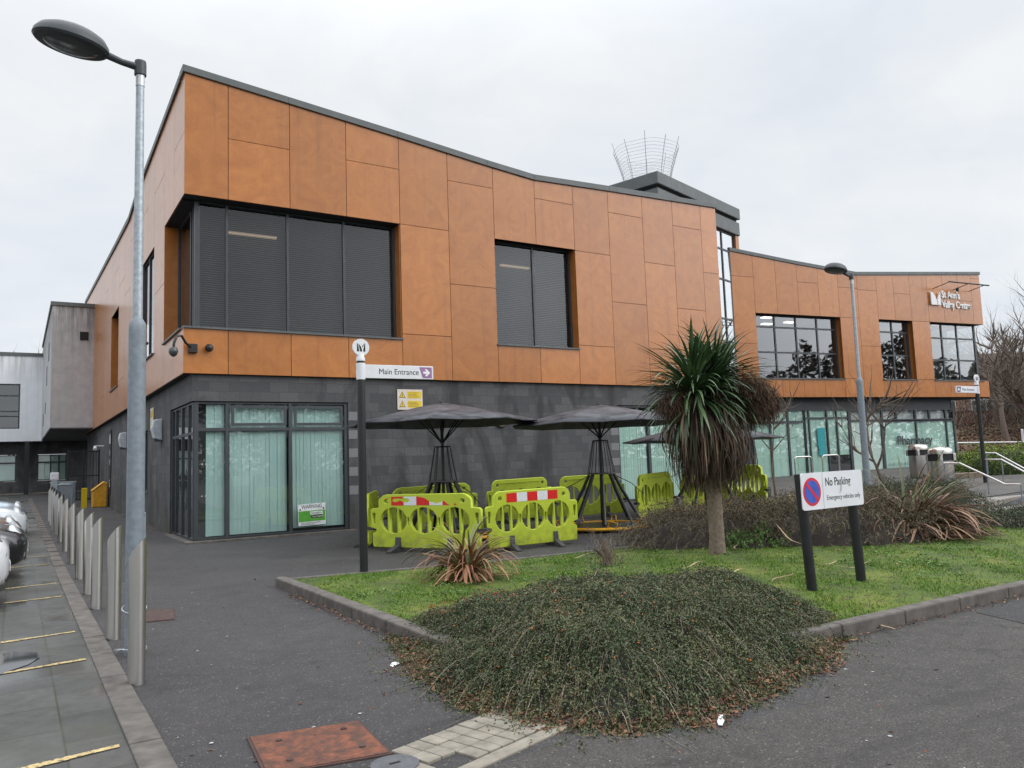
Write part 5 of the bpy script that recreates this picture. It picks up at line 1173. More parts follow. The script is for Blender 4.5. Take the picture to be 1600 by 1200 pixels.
while len(seeds) < 8200:
    x, y = random.uniform(-.75, 3.4), random.uniform(-14.8, -10.4); h = coto_h(x, y)
    if h <= .02: continue
    # downhill direction, mixed with outward from the crown
    e = .06; gx = coto_h(x + e, y) - coto_h(x - e, y); gy = coto_h(x, y + e) - coto_h(x, y - e); gl = math.hypot(gx, gy) + 1e-6; ox, oy = x - 1.4, y + 12.2; ol = math.hypot(ox, oy) + 1e-6
    dx, dy = -.6 * gx / gl + .8 * ox / ol + random.gauss(0, .45), -.6 * gy / gl + .8 * oy / ol + random.gauss(0, .45); dl = math.hypot(dx, dy) + 1e-6
    L_ = random.uniform(.16, .42) if random.random() < .93 else random.uniform(.5, .85); seeds.append((x - dx / dl * L_ * .35, y - dy / dl * L_ * .35, bed_z(x, y) * .8 + h - .03 + random.gauss(0, .026) - random.random() * .05)); dirs.append((dx / dl, dy / dl, 0)); lens.append(L_)
lens = np.array(lens); n = len(lens); slope_drop = np.array([max(0, coto_h(s_[0], s_[1]) + .0 - coto_h(s_[0] + d_[0] * l_, s_[1] + d_[1] * l_)) for s_, d_, l_ in zip(seeds, dirs, lens)])
arching_sprays('shoot', CT, seeds, dirs, lens, RNG.uniform(.02, .075, n), slope_drop + RNG.uniform(.02, .06, n), 36, .0175, MT['coto'], MT['coto_twig'], lambda x, y: bed_z(x, y) * .0, .42, .0046, .010, np.array([min(1.25, max(0, .42 + .5 * noise2(a_[0], a_[1], 2.8, 12) + random.gauss(0, .18) + (.45 if edge_dist(a_[0], a_[1], CP) < .22 and random.random() < .5 else 0))) for a_ in seeds]))
bc = []
for k in range(420):
    i = random.randrange(n); f = random.uniform(.3, 1); s_, d_ = seeds[i], dirs[i]; bc.append((s_[0] + d_[0] * lens[i] * f, s_[1] + d_[1] * lens[i] * f, max(.02, s_[2] + .06 * math.sin(f * 2) - slope_drop[i] * f ** 2 + .015)))
for nm, sel, mt in (('orange_berries', bc[:330], 'berry'), ('red_berries', [(x, y, z) for x, y, z in bc[330:] if True], 'red_berry')):
    q = MB()
    for c in sel:
        r_ = random.uniform(.0035, .0075)
        if nm == 'red_berries': c = (c[0] * .35 + .2, c[1] * .35 - 7.2, coto_h(c[0] * .35 + .2, c[1] * .35 - 7.2) + .16)
        q.lathe([(0, -r_), (r_ * .9, -r_ * .3), (r_ * .9, r_ * .4), (0, r_)], 5, c)
    o = q.build(nm, MT[mt], CT); o['kind'] = 'stuff'
# dead leaves gathered round its foot
cs = []
while len(cs) < 5200:
    x, y = random.uniform(-1.0, 3.6), random.uniform(-15, -10.4); d = edge_dist(x, y, CP); inn = in_poly(x, y, CP)
    if y > -11.0 or (x > .1 and y > -13.4): continue
    lim = .14 + .13 * noise2(x, y, 2.5, 9)
    if (not inn and d < max(.03, lim) * random.random() ** .5 * (.8 if x < .2 else 1.2)) or (inn and d < .18): cs.append((x, y, ground_z(x, y) + random.uniform(.006, .05 if inn else .02)))
tag(leaves('leaf_litter', cs, RNG.uniform(.02, .05, len(cs)), RNG.uniform(0, 1, len(cs)), MT['litter'], flat=.45, aspect=.6), 'brown dead leaves gathered round the foot of the corner shrub', 'leaf litter', kind='stuff')
cs = []
for k in range(260):
    t_ = random.random(); x = -.16 - abs(random.gauss(0, .06)); y = -8.3 - 2.9 * t_; cs.append((x, y, .01 + random.uniform(0, .03)))
for k in range(200): cs.append((random.uniform(2.9, 8), -14.0 - abs(random.gauss(0, .05)), .012 + random.uniform(0, .02)))
tag(leaves('kerb_leaves', cs, RNG.uniform(.02, .045, len(cs)), RNG.uniform(0, 1, len(cs)), MT['litter'], flat=.4, aspect=.6), 'dry leaves blown against the lawn kerb', 'leaf litter', kind='stuff')

def flax(label, loc, n, length, width, lean, mat, seed, flop=None, name='flax_plant', up_share=.2, curl_=1.0):
    rs = np.random.default_rng(seed); t = thing(name, label, 'plant', loc, 0, 'sword leaved flax clumps'); K = 10; tt = np.linspace(0, 1, K)
    az = rs.uniform(0, 2 * np.pi, n); el = np.clip(rs.normal(lean, .32, n), .05, 1.45); el[:int(n * up_share)] = rs.uniform(1.0, 1.45, int(n * up_share)); L_ = length * rs.uniform(.55, 1.12, n); dr = rs.uniform(.5, 1.25, n) * (1.35 - el * .6) * curl_
    if flop is not None: az = np.where(rs.random(n) < .7, rs.normal(flop, .75, n), az)
    P = np.zeros((n, K, 3)); a = el[:, None] - dr[:, None] * 1.7 * tt[None] ** 1.5; ds = L_[:, None] / (K - 1)
    hx = np.cumsum(np.cos(a) * ds, 1); hz = np.cumsum(np.sin(a) * ds, 1)
    bx = rs.normal(0, .06 * length, (n, 2)); curl = rs.normal(0, .25, n)[:, None] * tt[None]
    P[:, :, 0] = bx[:, :1] + hx * np.cos(az[:, None] + curl); P[:, :, 1] = bx[:, 1:] + hx * np.sin(az[:, None] + curl); P[:, :, 2] = np.maximum(hz, .012 + rs.uniform(0, .05, (n, 1)))
    W = width * np.sin(np.pi * (tt * .93 + .05)) ** .6 * (1 - .3 * tt); W = W[None] * rs.uniform(.6, 1.25, (n, 1))
    tn = rs.random(n) * .88; g_ = el > 1.0; tn[g_] = np.where(rs.random(g_.sum()) < .6, rs.uniform(.86, 1, g_.sum()), tn[g_])
    strips('leaf_blades', P, W, tn, mat, t, .35); return t
z = lawn_z(1.68, -9.75)
flax('small bronze flax with curling dead leaves by the front barriers', (1.62, -9.55, z), 210, .84, .034, .85, MT['phorm'], 3, None, up_share=.1, curl_=1.7)
flax('large sprawling brown and green flax by the steps', (8.9, -10.9, lawn_z(8.9, -10.9)), 520, 1.28, .046, .42, MT['phorm_dull'], 5, R(-40), up_share=.07)

# low twiggy shrubs behind the palm
def twig_shrub(label, cx, cy, rx, ry, h, nshoot, leaf, ln, seed, rot=0, twigs=.85, cat='shrub', name='low_shrub', lsize=.022, size_l=(.25, .55), core=(.026, .019, .015)):
    t = thing(name, label, cat, (0, 0, 0)); cr, sr = math.cos(rot), math.sin(rot); rnd = random.Random(seed)
    def hf(x, y, k=1.0):
        u, v = ((x - cx) * cr + (y - cy) * sr) / rx, (-(x - cx) * sr + (y - cy) * cr) / ry; r2 = u * u + v * v + .18 * noise2(x, y, 1.8, seed)
        return k * h * max(0, 1 - r2) ** .55 * (1 + .14 * noise2(x, y, 2.6, seed + 3)) if r2 < 1 else 0
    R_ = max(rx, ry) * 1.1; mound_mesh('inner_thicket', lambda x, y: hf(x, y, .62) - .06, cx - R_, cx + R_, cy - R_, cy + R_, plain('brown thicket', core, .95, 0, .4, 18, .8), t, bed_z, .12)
    S, D, L_ = [], [], []
    while len(S) < nshoot:
        x, y = cx + rnd.uniform(-R_, R_), cy + rnd.uniform(-R_, R_); hh = hf(x, y)
        if hh < .03: continue
        a = math.atan2(y - cy, x - cx) + rnd.gauss(0, .8); S.append((x, y, bed_z(x, y) + hh - .10 - rnd.random() * .12)); D.append((math.cos(a), math.sin(a), rnd.uniform(.1, .5))); L_.append(rnd.uniform(*size_l))
    L_ = np.array(L_); arching_sprays('shoot', t, S, D, L_, RNG.uniform(.05, .22, nshoot), RNG.uniform(.05, .28, nshoot), int(ln * 2.4), lsize, MT[leaf], MT['coto_twig'], bed_z, twigs, .0065, .016); return t
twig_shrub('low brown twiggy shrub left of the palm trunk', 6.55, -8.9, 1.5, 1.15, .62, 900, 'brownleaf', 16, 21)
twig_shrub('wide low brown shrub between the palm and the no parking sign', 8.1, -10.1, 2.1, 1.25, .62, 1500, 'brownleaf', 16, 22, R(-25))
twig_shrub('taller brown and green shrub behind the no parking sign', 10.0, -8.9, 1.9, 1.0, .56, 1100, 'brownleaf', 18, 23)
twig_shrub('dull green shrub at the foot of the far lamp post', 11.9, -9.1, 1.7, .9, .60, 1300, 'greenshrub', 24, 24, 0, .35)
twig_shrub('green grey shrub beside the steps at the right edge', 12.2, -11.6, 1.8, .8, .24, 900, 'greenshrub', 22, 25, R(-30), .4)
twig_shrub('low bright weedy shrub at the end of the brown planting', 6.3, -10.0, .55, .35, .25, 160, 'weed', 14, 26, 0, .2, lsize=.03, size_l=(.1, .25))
# cut stump with thin stems
t = thing('shrub_stump', 'short gnarled stump with thin shoots behind the big shrub', 'stump', (3.55, -9.9, lawn_z(3.55, -9.9)))
q = MB(); q.tube([(0, 0, -.05), (.02, 0, .12), (.0, .03, .26), (.03, .02, .36)], [.075, .055, .05, .03], 8); q.tube([(.0, 0, .1), (-.12, .03, .2), (-.2, .02, .24)], [.03, .022, .012], 6); q.build('stem', MT['bark'], t)
S = [(random.gauss(0, .12), random.gauss(0, .12), .02) for k in range(70)]; D = [(random.gauss(0, .5), random.gauss(0, .5), random.uniform(.6, 1.2)) for k in range(70)]
arching_sprays('shoot', t, S, D, RNG.uniform(.2, .5, 70), RNG.uniform(0, .1, 70), RNG.uniform(0, .15, 70), 9, .02, MT['brownleaf'], MT['coto_twig'], lambda x, y: 0, 1.0, .006, .015)
# straw coloured palm leaves lying on the lawn
for k, (px, py, rz, L_) in enumerate([(1085, 905, 10, .75), (1155, 880, 40, .5), (1240, 880, 95, .55), (1225, 930, 30, .6), (1290, 905, -5, .4), (1330, 912, -25, .55), (1150, 920, 5, .45), (1385, 985, 35, .55), (905, 895, 20, .5)]):
    p = on_ground(px, py); zz = bed_z(p.x, p.y) + .02; t = thing('fallen_leaf', ['long dry palm leaf lying on the grass left of the trunk', 'dry palm leaf beside the palm foot', 'dry leaf propped up against the brown shrub', 'curled straw leaf in front of the sign post', 'short pale leaf behind the left sign post', 'dry brown leaf behind the right sign post', 'thin dry leaf in the grass before the palm', 'dry leaf lying in the gutter right of the big shrub', 'pale stalk lying on the back of the big shrub'][k], 'fallen leaf', (p.x, p.y, zz), R(rz), 'fallen palm leaves')
    u = np.linspace(-.5, .5, 8); P = np.stack([u * L_, .12 * L_ * np.sin(u * 4 + k), .02 + .06 * np.abs(u) * (k % 3) + (.5 * L_ * (u + .5) if k == 2 else 0)], 1)[None]
    strips('blade', P, (.026 * np.cos(u * 2.6))[None], np.array([random.random()]), MT['straw'], t, .3)

# ------------------------------------------------------------------ cabbage palm
def palm():
    t = thing('cabbage_palm', 'shaggy cabbage palm with green sword leaves over a skirt of dead ones', 'tree', (5.30, -10.22, lawn_z(5.3, -10.22)))
    q = MB(); zs = np.linspace(-.1, 2.0, 22); q.tube([(-.012 * z * 2 + .012 * math.sin(z * 3), 0, z) for z in zs], [.105 + .035 * max(0, .3 - z) + .004 * math.sin(z * 23) for z in zs], 16); q.build('trunk', MT['palmbark'], t, smooth=True)
    # two leaf heads on short limbs
    heads = [(Vector((-.30, .0, 2.26)), 1.0), (Vector((.28, .14, 2.40)), 1.0)]
    q = MB()
    for h, _ in heads: q.tube([(-.03, 0, 1.75), (h.x * .5, h.y * .5, 2.0), tuple(h)], [.10, .085, .07], 10)
    q.build('limb', MT['palmbark'], t, smooth=True)
    def head(h, n, elo, ehi, L0, L1, droop, w0, name, mat, sd, tone=(0, 1), az=None):
        rs = np.random.default_rng(sd); K = 9; tt = np.linspace(0, 1, K); a0 = rs.uniform(0, 2 * np.pi, n) if az is None else rs.normal(az[0], az[1], n); el = rs.uniform(elo, ehi, n); L_ = rs.uniform(L0, L1, n); dr = droop * rs.uniform(.4, 1.5, n)
        a = el[:, None] - dr[:, None] * tt[None] ** 1.6; a = np.maximum(a, -1.5); ds = L_[:, None] / (K - 1); hx = np.cumsum(np.cos(a) * ds, 1); hz = np.cumsum(np.sin(a) * ds, 1); cu = rs.normal(0, .12, n)[:, None] * tt[None]
        P = np.stack([h[0] + hx * np.cos(a0[:, None] + cu), h[1] + hx * np.sin(a0[:, None] + cu), h[2] + rs.normal(0, .06, (n, 1)) + hz], 2)
        W = w0 * np.minimum(1, (1.02 - tt) * 2.2) * np.minimum(1, .55 + tt * 3); strips(name, P, W[None] * rs.uniform(.7, 1.25, (n, 1)), rs.uniform(*tone, n), mat, t, .3)
    for k, (h, sc) in enumerate(heads):
        head(h, 210, .30, 1.50, .62, 1.04, .85, .044, 'green_leaves', MT['palmleaf'], 31 + k)
        head(h, 160, -.55, .45, .60, .98, .8, .044, 'green_leaves', MT['palmleaf'], 41 + k, (0, .95))
        head(h - Vector((0, 0, .08)), 90, -1.3, -.35, .5, .95, .9, .042, 'green_leaves', MT['palmleaf'], 51 + k, (.2, 1))
        head(h - Vector((0, 0, .12)), 260, -1.45, -.2, .55, 1.05, 1.6, .024, 'dead_leaves', MT['thatch'], 61 + k)
    # hanging skirt round the trunk
    rs = np.random.default_rng(77); n = 1500; K = 7; tt = np.linspace(0, 1, K); a0 = rs.uniform(0, 2 * np.pi, n); r0 = rs.uniform(.08, .40, n); z0 = rs.uniform(1.55, 2.35, n); L_ = rs.uniform(.55, 1.5, n); r1 = r0 + rs.uniform(-.04, .30, n) * (z0 > 1.7)
    rr_ = r0[:, None] + (r1 - r0)[:, None] * np.sin(tt[None] * 2.4); zz = z0[:, None] - L_[:, None] * tt[None]; zz = np.maximum(zz, rs.uniform(.80, 1.35, n)[:, None] + .0 * zz); wv = rs.normal(0, .10, (n, 1)) * tt[None] ** 2
    P = np.stack([-.03 + rr_ * np.cos(a0[:, None] + wv * 3) + wv * .3, rr_ * np.sin(a0[:, None] + wv * 3), zz], 2); W = .017 * (1 - .6 * tt)[None] * rs.uniform(.35, 1.5, (n, 1)); strips('hanging_skirt', P, W, np.clip(rs.beta(2, 3, n), 0, 1), MT['thatch'], t, .3)
    # fuzzy dry flower sprays: one heavy mass on the right, thinner on the left
    def fuzz(c, rad, n, sd, nm):
        rs = np.random.default_rng(sd); K = 4; tt = np.linspace(0, 1, K); d = nz(rs.normal(size=(n, 3))); r_ = rs.random(n) ** .45; S = np.asarray(c) + d * r_[:, None] * np.asarray(rad); v = nz(d * .5 + rs.normal(size=(n, 3)) * .8 + np.array([0, 0, -.3])); L_ = rs.uniform(.05, .17, n)
        P = S[:, None, :] + v[:, None, :] * (L_[:, None] * tt[None])[..., None]; P[:, :, 2] -= .05 * tt[None] ** 2; strips(nm, P, np.full((n, K), .0042), rs.random(n), MT['panicle'], t)
    fuzz((.60, -.34, 2.16), (.40, .30, .30), 7500, 81, 'flower_spray'); fuzz((.30, -.50, 2.36), (.26, .22, .16), 1700, 83, 'flower_spray'); fuzz((-.66, .0, 2.12), (.30, .28, .20), 2300, 82, 'flower_spray')
palm()

# ------------------------------------------------------------------ bare trees
def branch_tree(name, label, loc, rz, h, spread, levels, seed, twig_mat, group=None, trunk_r=.06, trunk_h=.35, kids=(5, 5, 6), sides=5, lean=0.0, low=.25, up=.55, wob=.12, len0=.5, ratio=.62, tip=.25):
    rnd = random.Random(seed); t = thing(name, label, 'tree', loc, rz, group); trunk = MB(); limbs = MB(); tw = []
    def grow(p, d, L_, r, lev):
        n = 5 if lev < 2 else 4; pts = [p]; q = p; dd = d.copy()
        for k in range(n):
            dd = (dd + Vector((rnd.gauss(0, wob), rnd.gauss(0, wob), rnd.gauss(0, wob) + (.06 if lev else 0)))).normalized(); q = q + dd * (L_ / n); pts.append(q)
        rad = [r * (1 - (1 - tip) * k / n) for k in range(n + 1)]
        if lev == 0: trunk.tube(pts, rad, 10)
        elif lev < levels: limbs.tube(pts, rad, sides if lev < 2 else 4, tone=rnd.random())
        else: tw.append([tuple(p_) for p_ in (pts[0], pts[2], pts[-1])])
        if lev >= levels: return
        for k in range(kids[lev]):
            f = rnd.uniform(low if lev else trunk_h, 1.0) if k < kids[lev] - 1 else 1.0
            i = min(n - 1, int(f * n)); c = pts[i].lerp(pts[i + 1], f * n - i) if f < 1 else pts[-1]
            a = rnd.uniform(0, 6.283); ax = Vector((math.cos(a), math.sin(a), 0)); nd = (dd * up + (ax - dd * ax.dot(dd)).normalized() * spread + Vector((0, 0, .18))).normalized() if f < 1 else (dd + ax * .25).normalized()
            grow(c, nd, L_ * ratio * rnd.uniform(.7, 1.2), max(.004, r * (.55 if f < 1 else .75)), lev + 1)
    grow(Vector((0, 0, -.1)), Vector((lean, 0, 1)).normalized(), h * len0, trunk_r, 0)
    trunk.build('trunk', MT['bark'], t, smooth=True)
    if limbs.v: limbs.build('limbs', MT['bark'], t, smooth=True)
    if tw:
        P = np.array(tw); n = len(P); strips('twigs', P, np.full((n, 3), max(.006, h * .0011)) * np.array([1, .8, .5]), RNG.random(n), twig_mat, t)
    return t
p = on_ground(1213, 784)
branch_tree('young_tree', 'slender bare young tree left of the no parking sign with long side branches', (p.x, p.y, p.z), 0, 2.75, .8, 3, 4, MT['coto_twig'], 'small bare trees in the planting', .036, .30, (8, 4, 4), 5, .0, .2, .55, .10, .85, .42)
p = on_ground(1382, 780)
branch_tree('young_tree', 'forked bare young tree in front of the pharmacy lamp post', (p.x, p.y, p.z), R(70), 4.4, .75, 3, 9, MT['coto_twig'], 'small bare trees in the planting', .062, .55, (5, 5, 5), 6, -.05, .25, .6, .16, .38, .75, .2)
q_ = on_ground(1213, 784)
o = thing('tree_guard', 'short dark grey marker post beside the slender young tree', 'marker post', (q_.x - .45, q_.y - .1, q_.z)); mb = MB(); mb.box((-.09, -.05, 0), (.09, .05, .42)); mb.build('post', MT['rubber'], o, bevel=.01)

# ------------------------------------------------------------------ steps and handrails at the right
st = thing('steps', 'three pale concrete steps going down from the plaza at the right edge', 'steps', (15.2, -8.50, 0), R(10.5))
for k in range(3):
    mb = MB(); mb.box((-.6 + .05 * k, -.34 * (k + 1) - .0, -.2), (12, -.34 * k if k else .5, .30 - .15 * k)); mb.build('tread', plain('pale step concrete', (.26, .235, .21), .85, 0, .3, 6, .3) if k == 0 else bpy.data.materials['pale step concrete'], st, bevel=.01)
def handrail(label, pts, posts, r=.024):
    P = [at_depth(*p) for p in pts]; t = thing('handrail', label, 'handrail', (0, 0, 0), 0, 'steel handrails by the steps')
    mb = MB(); mb.tube(P, r, 10); mb.build('rail', plain('bright satin steel rail', (.78, .78, .79), .3, .85, .05), t, smooth=True)
    for p in posts:
        q = at_depth(*p); mb = MB(); mb.tube([q, Vector((q.x, q.y, min(q.z - .75, ground_z(q.x, q.y) - .05)))], .018, 8); mb.build('post', MT['galv_paint'], t, smooth=True)
handrail('nearest steel handrail, bent down over the steps in front of the bin', [(1475, 724, 21.6), (1500, 724, 21.2), (1571, 757, 19.2), (1595, 757, 18.8)], [(1475, 724, 21.6), (1543, 744, 20.0), (1595, 757, 18.8)], .026)
handrail('middle bent steel handrail right of the distant finger post', [(1537, 718, 24), (1565, 718, 23.4), (1606, 740, 22.2)], [(1540, 718, 24), (1565, 718, 23.4)])
handrail('upper bent steel handrail crossing above the middle one', [(1540, 708, 27), (1556, 708, 26.7), (1606, 735, 25.4)], [(1541, 708, 27)])
handrail('short straight steel handrail at the right edge', [(1585, 708, 28), (1620, 707, 28)], [(1586, 708, 28)])
handrail('long upper steel rail in front of the leafy bank', [(1496, 692, 41), (1640, 690, 41)], [(1530, 691.6, 41), (1580, 691, 41)], .035)
handrail('long lower steel rail in front of the leafy bank', [(1500, 716, 41), (1640, 714, 41)], [(1501, 716, 41), (1558, 715, 41)], .032)

# ------------------------------------------------------------------ litter bins, cycle hoops
def litter_bin(label, p, turn):
    t = thing('litter_bin', label, 'litter bin', (p.x, p.y, p.z), turn, 'stainless litter bins')
    mb = MB(); n = 20; w_, d_ = .30, .26
    def ring(z, s): return [(s * w_ * math.copysign(abs(math.cos(a)) ** .55, math.cos(a)), s * d_ * math.copysign(abs(math.sin(a)) ** .55, math.sin(a)), z) for a in [2 * math.pi * k / n for k in range(n)]]
    def loft(rows):
        q = MB(); vs = [v for r_ in rows for v in r_]; m = len(rows); q._add(vs, [(i * n + k, i * n + (k + 1) % n, (i + 1) * n + (k + 1) % n, (i + 1) * n + k) for i in range(m - 1) for k in range(n)] + [tuple(reversed(range(n))), tuple(range((m - 1) * n, m * n))]); return q
    loft([ring(.03, .98), ring(.04, 1), ring(.80, 1)]).build('body', MT['steel'], t, smooth=True)
    loft([ring(-.02, .9), ring(.04, .9)]).build('base', MT['rubber'], t)
    loft([ring(.80, .93), ring(1.0, .93)]).build('mouth_band', MT['dark'], t)
    for k in range(4):
        a = math.pi / 4 + k * math.pi / 2; x, y = w_ * .84 * math.copysign(1, math.cos(a)), d_ * .84 * math.copysign(1, math.sin(a)); q = MB(); q.box((x - .05, y - .04, .80), (x + .05, y + .04, 1.0)); q.build('corner_post', MT['steel'], t, bevel=.01)
    loft([ring(1.0, 1.0), ring(1.10, 1.0), ring(1.15, .92), ring(1.185, .72), ring(1.20, .4)]).build('domed_top', MT['steel'], t, smooth=True); return t
litter_bin('stainless litter bin standing before the lettered pharmacy window', on_ground(1438, 747), R(-12))
litter_bin('nearer stainless litter bin behind the bent handrail', on_ground(1474, 764), R(-12))
def hoop(label, p, rz, w_=.85, h=.85):
    t = thing('cycle_hoop', label, 'cycle stand', (p.x, p.y, p.z), rz, 'steel cycle hoops by the entrance'); r_ = .12; pts = [(-w_ / 2, 0, -.05), (-w_ / 2, 0, h - r_)] + [(-w_ / 2 + r_ - r_ * math.cos(a), 0, h - r_ + r_ * math.sin(a)) for a in np.linspace(.3, math.pi / 2, 5)] + [(w_ / 2 - r_ + r_ * math.sin(a), 0, h - r_ + r_ * math.cos(a)) for a in np.linspace(0, 1.3, 5)] + [(w_ / 2, 0, h - r_), (w_ / 2, 0, -.05)]
    mb = MB(); mb.tube(pts, .028, 10); mb.build('hoop', MT['steel'], t, smooth=True); return t
hoop('steel cycle hoop right of the entrance doors, above the no parking sign', on_ground(1300, 745), R(-9)); hoop('steel cycle hoop in front of the entrance screen, left of its twin', on_ground(1257, 748), R(-9))
# low sandstone edging and clipped conifers by the steps
t = thing('planter_wall', 'low sandstone planter wall behind the litter bins', 'wall'); mb = MB(); a, b = on_ground(1448, 752), on_ground(1535, 747)
for k in range(8):
    p, q = a.lerp(b, k / 8), a.lerp(b, (k + .97) / 8); n_ = Vector((-(b - a).y, (b - a).x, 0)).normalized() * .3; mb.hexa([p - Vector((0, 0, .2)), q - Vector((0, 0, .2)), q + n_ - Vector((0, 0, .2)), p + n_ - Vector((0, 0, .2))], [p + Vector((0, 0, .2)), q + Vector((0, 0, .2)), q + n_ + Vector((0, 0, .2)), p + n_ + Vector((0, 0, .2))])
mb.build('stone_course', MT['stone'], t, bevel=.02)
def mass_shrub(label, c, rx, ry, h, n, mat, sz, seed, cat='shrub', name='conifer_shrub', rot=0):
    t = thing(name, label, cat, (c.x, c.y, c.z), rot); rs = np.random.default_rng(seed); d = nz(rs.normal(size=(n, 3))); d[:, 2] = np.abs(d[:, 2]); lump = np.array([1 + .22 * noise2(a_ * 3, b_ * 3 + c_ * 2, 1.3, seed) for a_, b_, c_ in d])
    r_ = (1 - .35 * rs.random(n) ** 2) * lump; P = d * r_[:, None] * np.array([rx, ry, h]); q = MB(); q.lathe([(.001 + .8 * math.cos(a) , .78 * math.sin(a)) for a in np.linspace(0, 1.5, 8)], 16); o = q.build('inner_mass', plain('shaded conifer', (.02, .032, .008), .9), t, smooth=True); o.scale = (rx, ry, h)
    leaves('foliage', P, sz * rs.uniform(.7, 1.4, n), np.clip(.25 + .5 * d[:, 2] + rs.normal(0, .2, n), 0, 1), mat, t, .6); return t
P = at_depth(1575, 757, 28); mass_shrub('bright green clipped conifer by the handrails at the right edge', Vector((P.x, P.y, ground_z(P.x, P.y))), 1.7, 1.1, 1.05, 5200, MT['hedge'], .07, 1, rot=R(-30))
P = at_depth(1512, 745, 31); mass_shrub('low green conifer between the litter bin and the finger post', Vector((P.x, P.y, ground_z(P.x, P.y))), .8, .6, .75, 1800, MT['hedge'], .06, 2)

# ------------------------------------------------------------------ rising ground, brick house and trees beyond the right hand end
LAT = Vector((_right.x, _right.y, 0)); DEP = Vector((_fh.x, _fh.y, 0)); C0 = Vector((CAM.x, CAM.y, 0))
def bankz(dep, lat):
    t_ = min(1, max(0, (dep - 43) / 17)); return .30 + 2.75 * t_ ** .8 + (max(0, dep - 60) * .012) + (.12 * noise2(lat * .6, dep * .5, 1, 3) + .05 * noise2(lat * 1.9, dep * 2, 1, 6)) * min(1, t_ * 6)
mb = MB(); ds = list(np.arange(43, 66, 1.2)) + [70, 80, 100, 140]; ls = list(np.arange(17, 70, 1.4)) + [80, 100, 140]; idx = {}
for i, l_ in enumerate(ls):
    for j, d_ in enumerate(ds):
        p = C0 + LAT * (l_ * max(1, d_ / 60)) + DEP * d_; idx[i, j] = len(mb.v); mb.v.append((p.x, p.y, bankz(d_, l_) if j else .1))
for i in range(len(ls) - 1):
    for j in range(len(ds) - 1): mb.f.append((idx[i, j], idx[i + 1, j], idx[i + 1, j + 1], idx[i, j + 1])); mb.t.append(.5); mb.mi.append(0)
o = mb.build('bank', MT['bank']); shade(o.data, 80); tag(o, kind='structure')
def P3(px, dep, z): p = at_depth(px, 600, dep); return Vector((p.x, p.y, z))
hb = C0 + LAT * ((1560 - 800) / F_PX * 69) + DEP * 69; HZ = 3.0
HS = thing('brick_house', 'long low red brick house behind the bare trees on the bank', 'house', (hb.x, hb.y, HZ), -YAW + R(4))
mb = MB(); mb.box((-9, 0, -.5), (14, 8, 4.6)); mb.build('wall', MT['orange_brick'], HS)
mb = MB(); mb.prism([(-9.4, -.5, 4.5), (-9.4, 8.5, 4.5), (-9.4, 4, 7.0)], (23.8, 0, 0)); mb.build('roof', plain('brown roof tiles', (.085, .055, .045), .85, 0, .3, 4, .5), HS)
wht = plain('white window frame', (.72, .73, .74), .5)
for x0, x1, z0, z1 in ((-6.6, -4.0, 1.1, 2.5), (-2.6, 1.5, 1.0, 2.5), (4.2, 6.4, 1.1, 2.4), (-6.4, -4.4, 3.2, 4.3), (-1.6, .8, 3.2, 4.3)):
    mb = MB(); mb.box((x0, -.06, z0), (x1, -.01, z1)); f = mb.build('window', wht, HS)
    n_ = 3
    for k in range(n_):
        a, b = x0 + (x1 - x0) * k / n_ + .07, x0 + (x1 - x0) * (k + 1) / n_ - .07; mb = MB(); mb.box((a, -.08, z0 + .1), (b, -.065, z1 - .1)); mb.build('pane', MT['frame'], f)
mb = MB(); mb.box((2.0, -.08, 0), (3.0, -.01, 2.2)); mb.build('door', plain('dark red door', (.22, .012, .02), .4), HS)
p = P3(1577, 65, 0); p.z = bankz(65, 40); t = thing('wheelie_bin', 'green wheelie bin beside the red house door', 'wheelie bin', tuple(p), -YAW)
mb = MB(); mb.hexa([(-.24, -.26, .05), (.24, -.26, .05), (.24, .26, .05), (-.24, .26, .05)], [(-.29, -.33, .98), (.29, -.33, .98), (.29, .33, .98), (-.29, .33, .98)]); mb.build('body', plain('green bin plastic', (.012, .13, .05), .45), t); mb = MB(); mb.box((-.31, -.36, .985), (.31, .36, 1.06)); mb.build('lid', bpy.data.materials['green bin plastic'], t, bevel=.02)
wp = P3(1530, 61.5, 0); t = thing('garden_wall', 'low brick garden wall at the top of the bank', 'wall', (wp.x, wp.y, bankz(61, 36) - .3), -YAW + R(6)); mb = MB(); mb.box((-7, 0, 0), (7.4, .25, 1.35)); mb.build('wall', MT['orange_brick'], t); mb = MB(); mb.box((-7.05, -.03, 1.35), (7.45, .28, 1.42)); mb.build('coping', MT['stone'], t)
wt = P3(1590, 50, 0); t = thing('marker_post', 'short white marker post on the leafy bank', 'marker post', (wt.x, wt.y, bankz(50, 32)), 0); mb = MB(); mb.lathe([(.07, -.1), (.07, .75), (.05, .8)], 10); mb.build('post', MT['white'], t)
for k, (px, dep, h, sd, lab) in enumerate([(1566, 51, 9.8, 3, 'bare winter tree whose trunk shows left of the green wheelie bin'), (1622, 46, 9.2, 5, 'tall bare winter tree leaning in at the right edge'), (1528, 72, 9.5, 8, 'bare tree whose twigs show just beyond the wing corner'), (1600, 80, 12, 13, 'tallest bare tree behind the brick house'), (1548, 60, 7.5, 17, 'smaller bare tree in front of the brick house windows')]):
    p = P3(px, dep, 0); p.z = bankz(dep, (px - 800) / F_PX * dep)
    branch_tree('bare_tree', lab, tuple(p), R(40 * k), h, .78, 4, sd, MT['fartwig'], 'bare winter trees beyond the building', .20, .32, (7, 6, 6, 6), 6, .04 * (-1) ** k, .2, .6, .13, .52, .66)
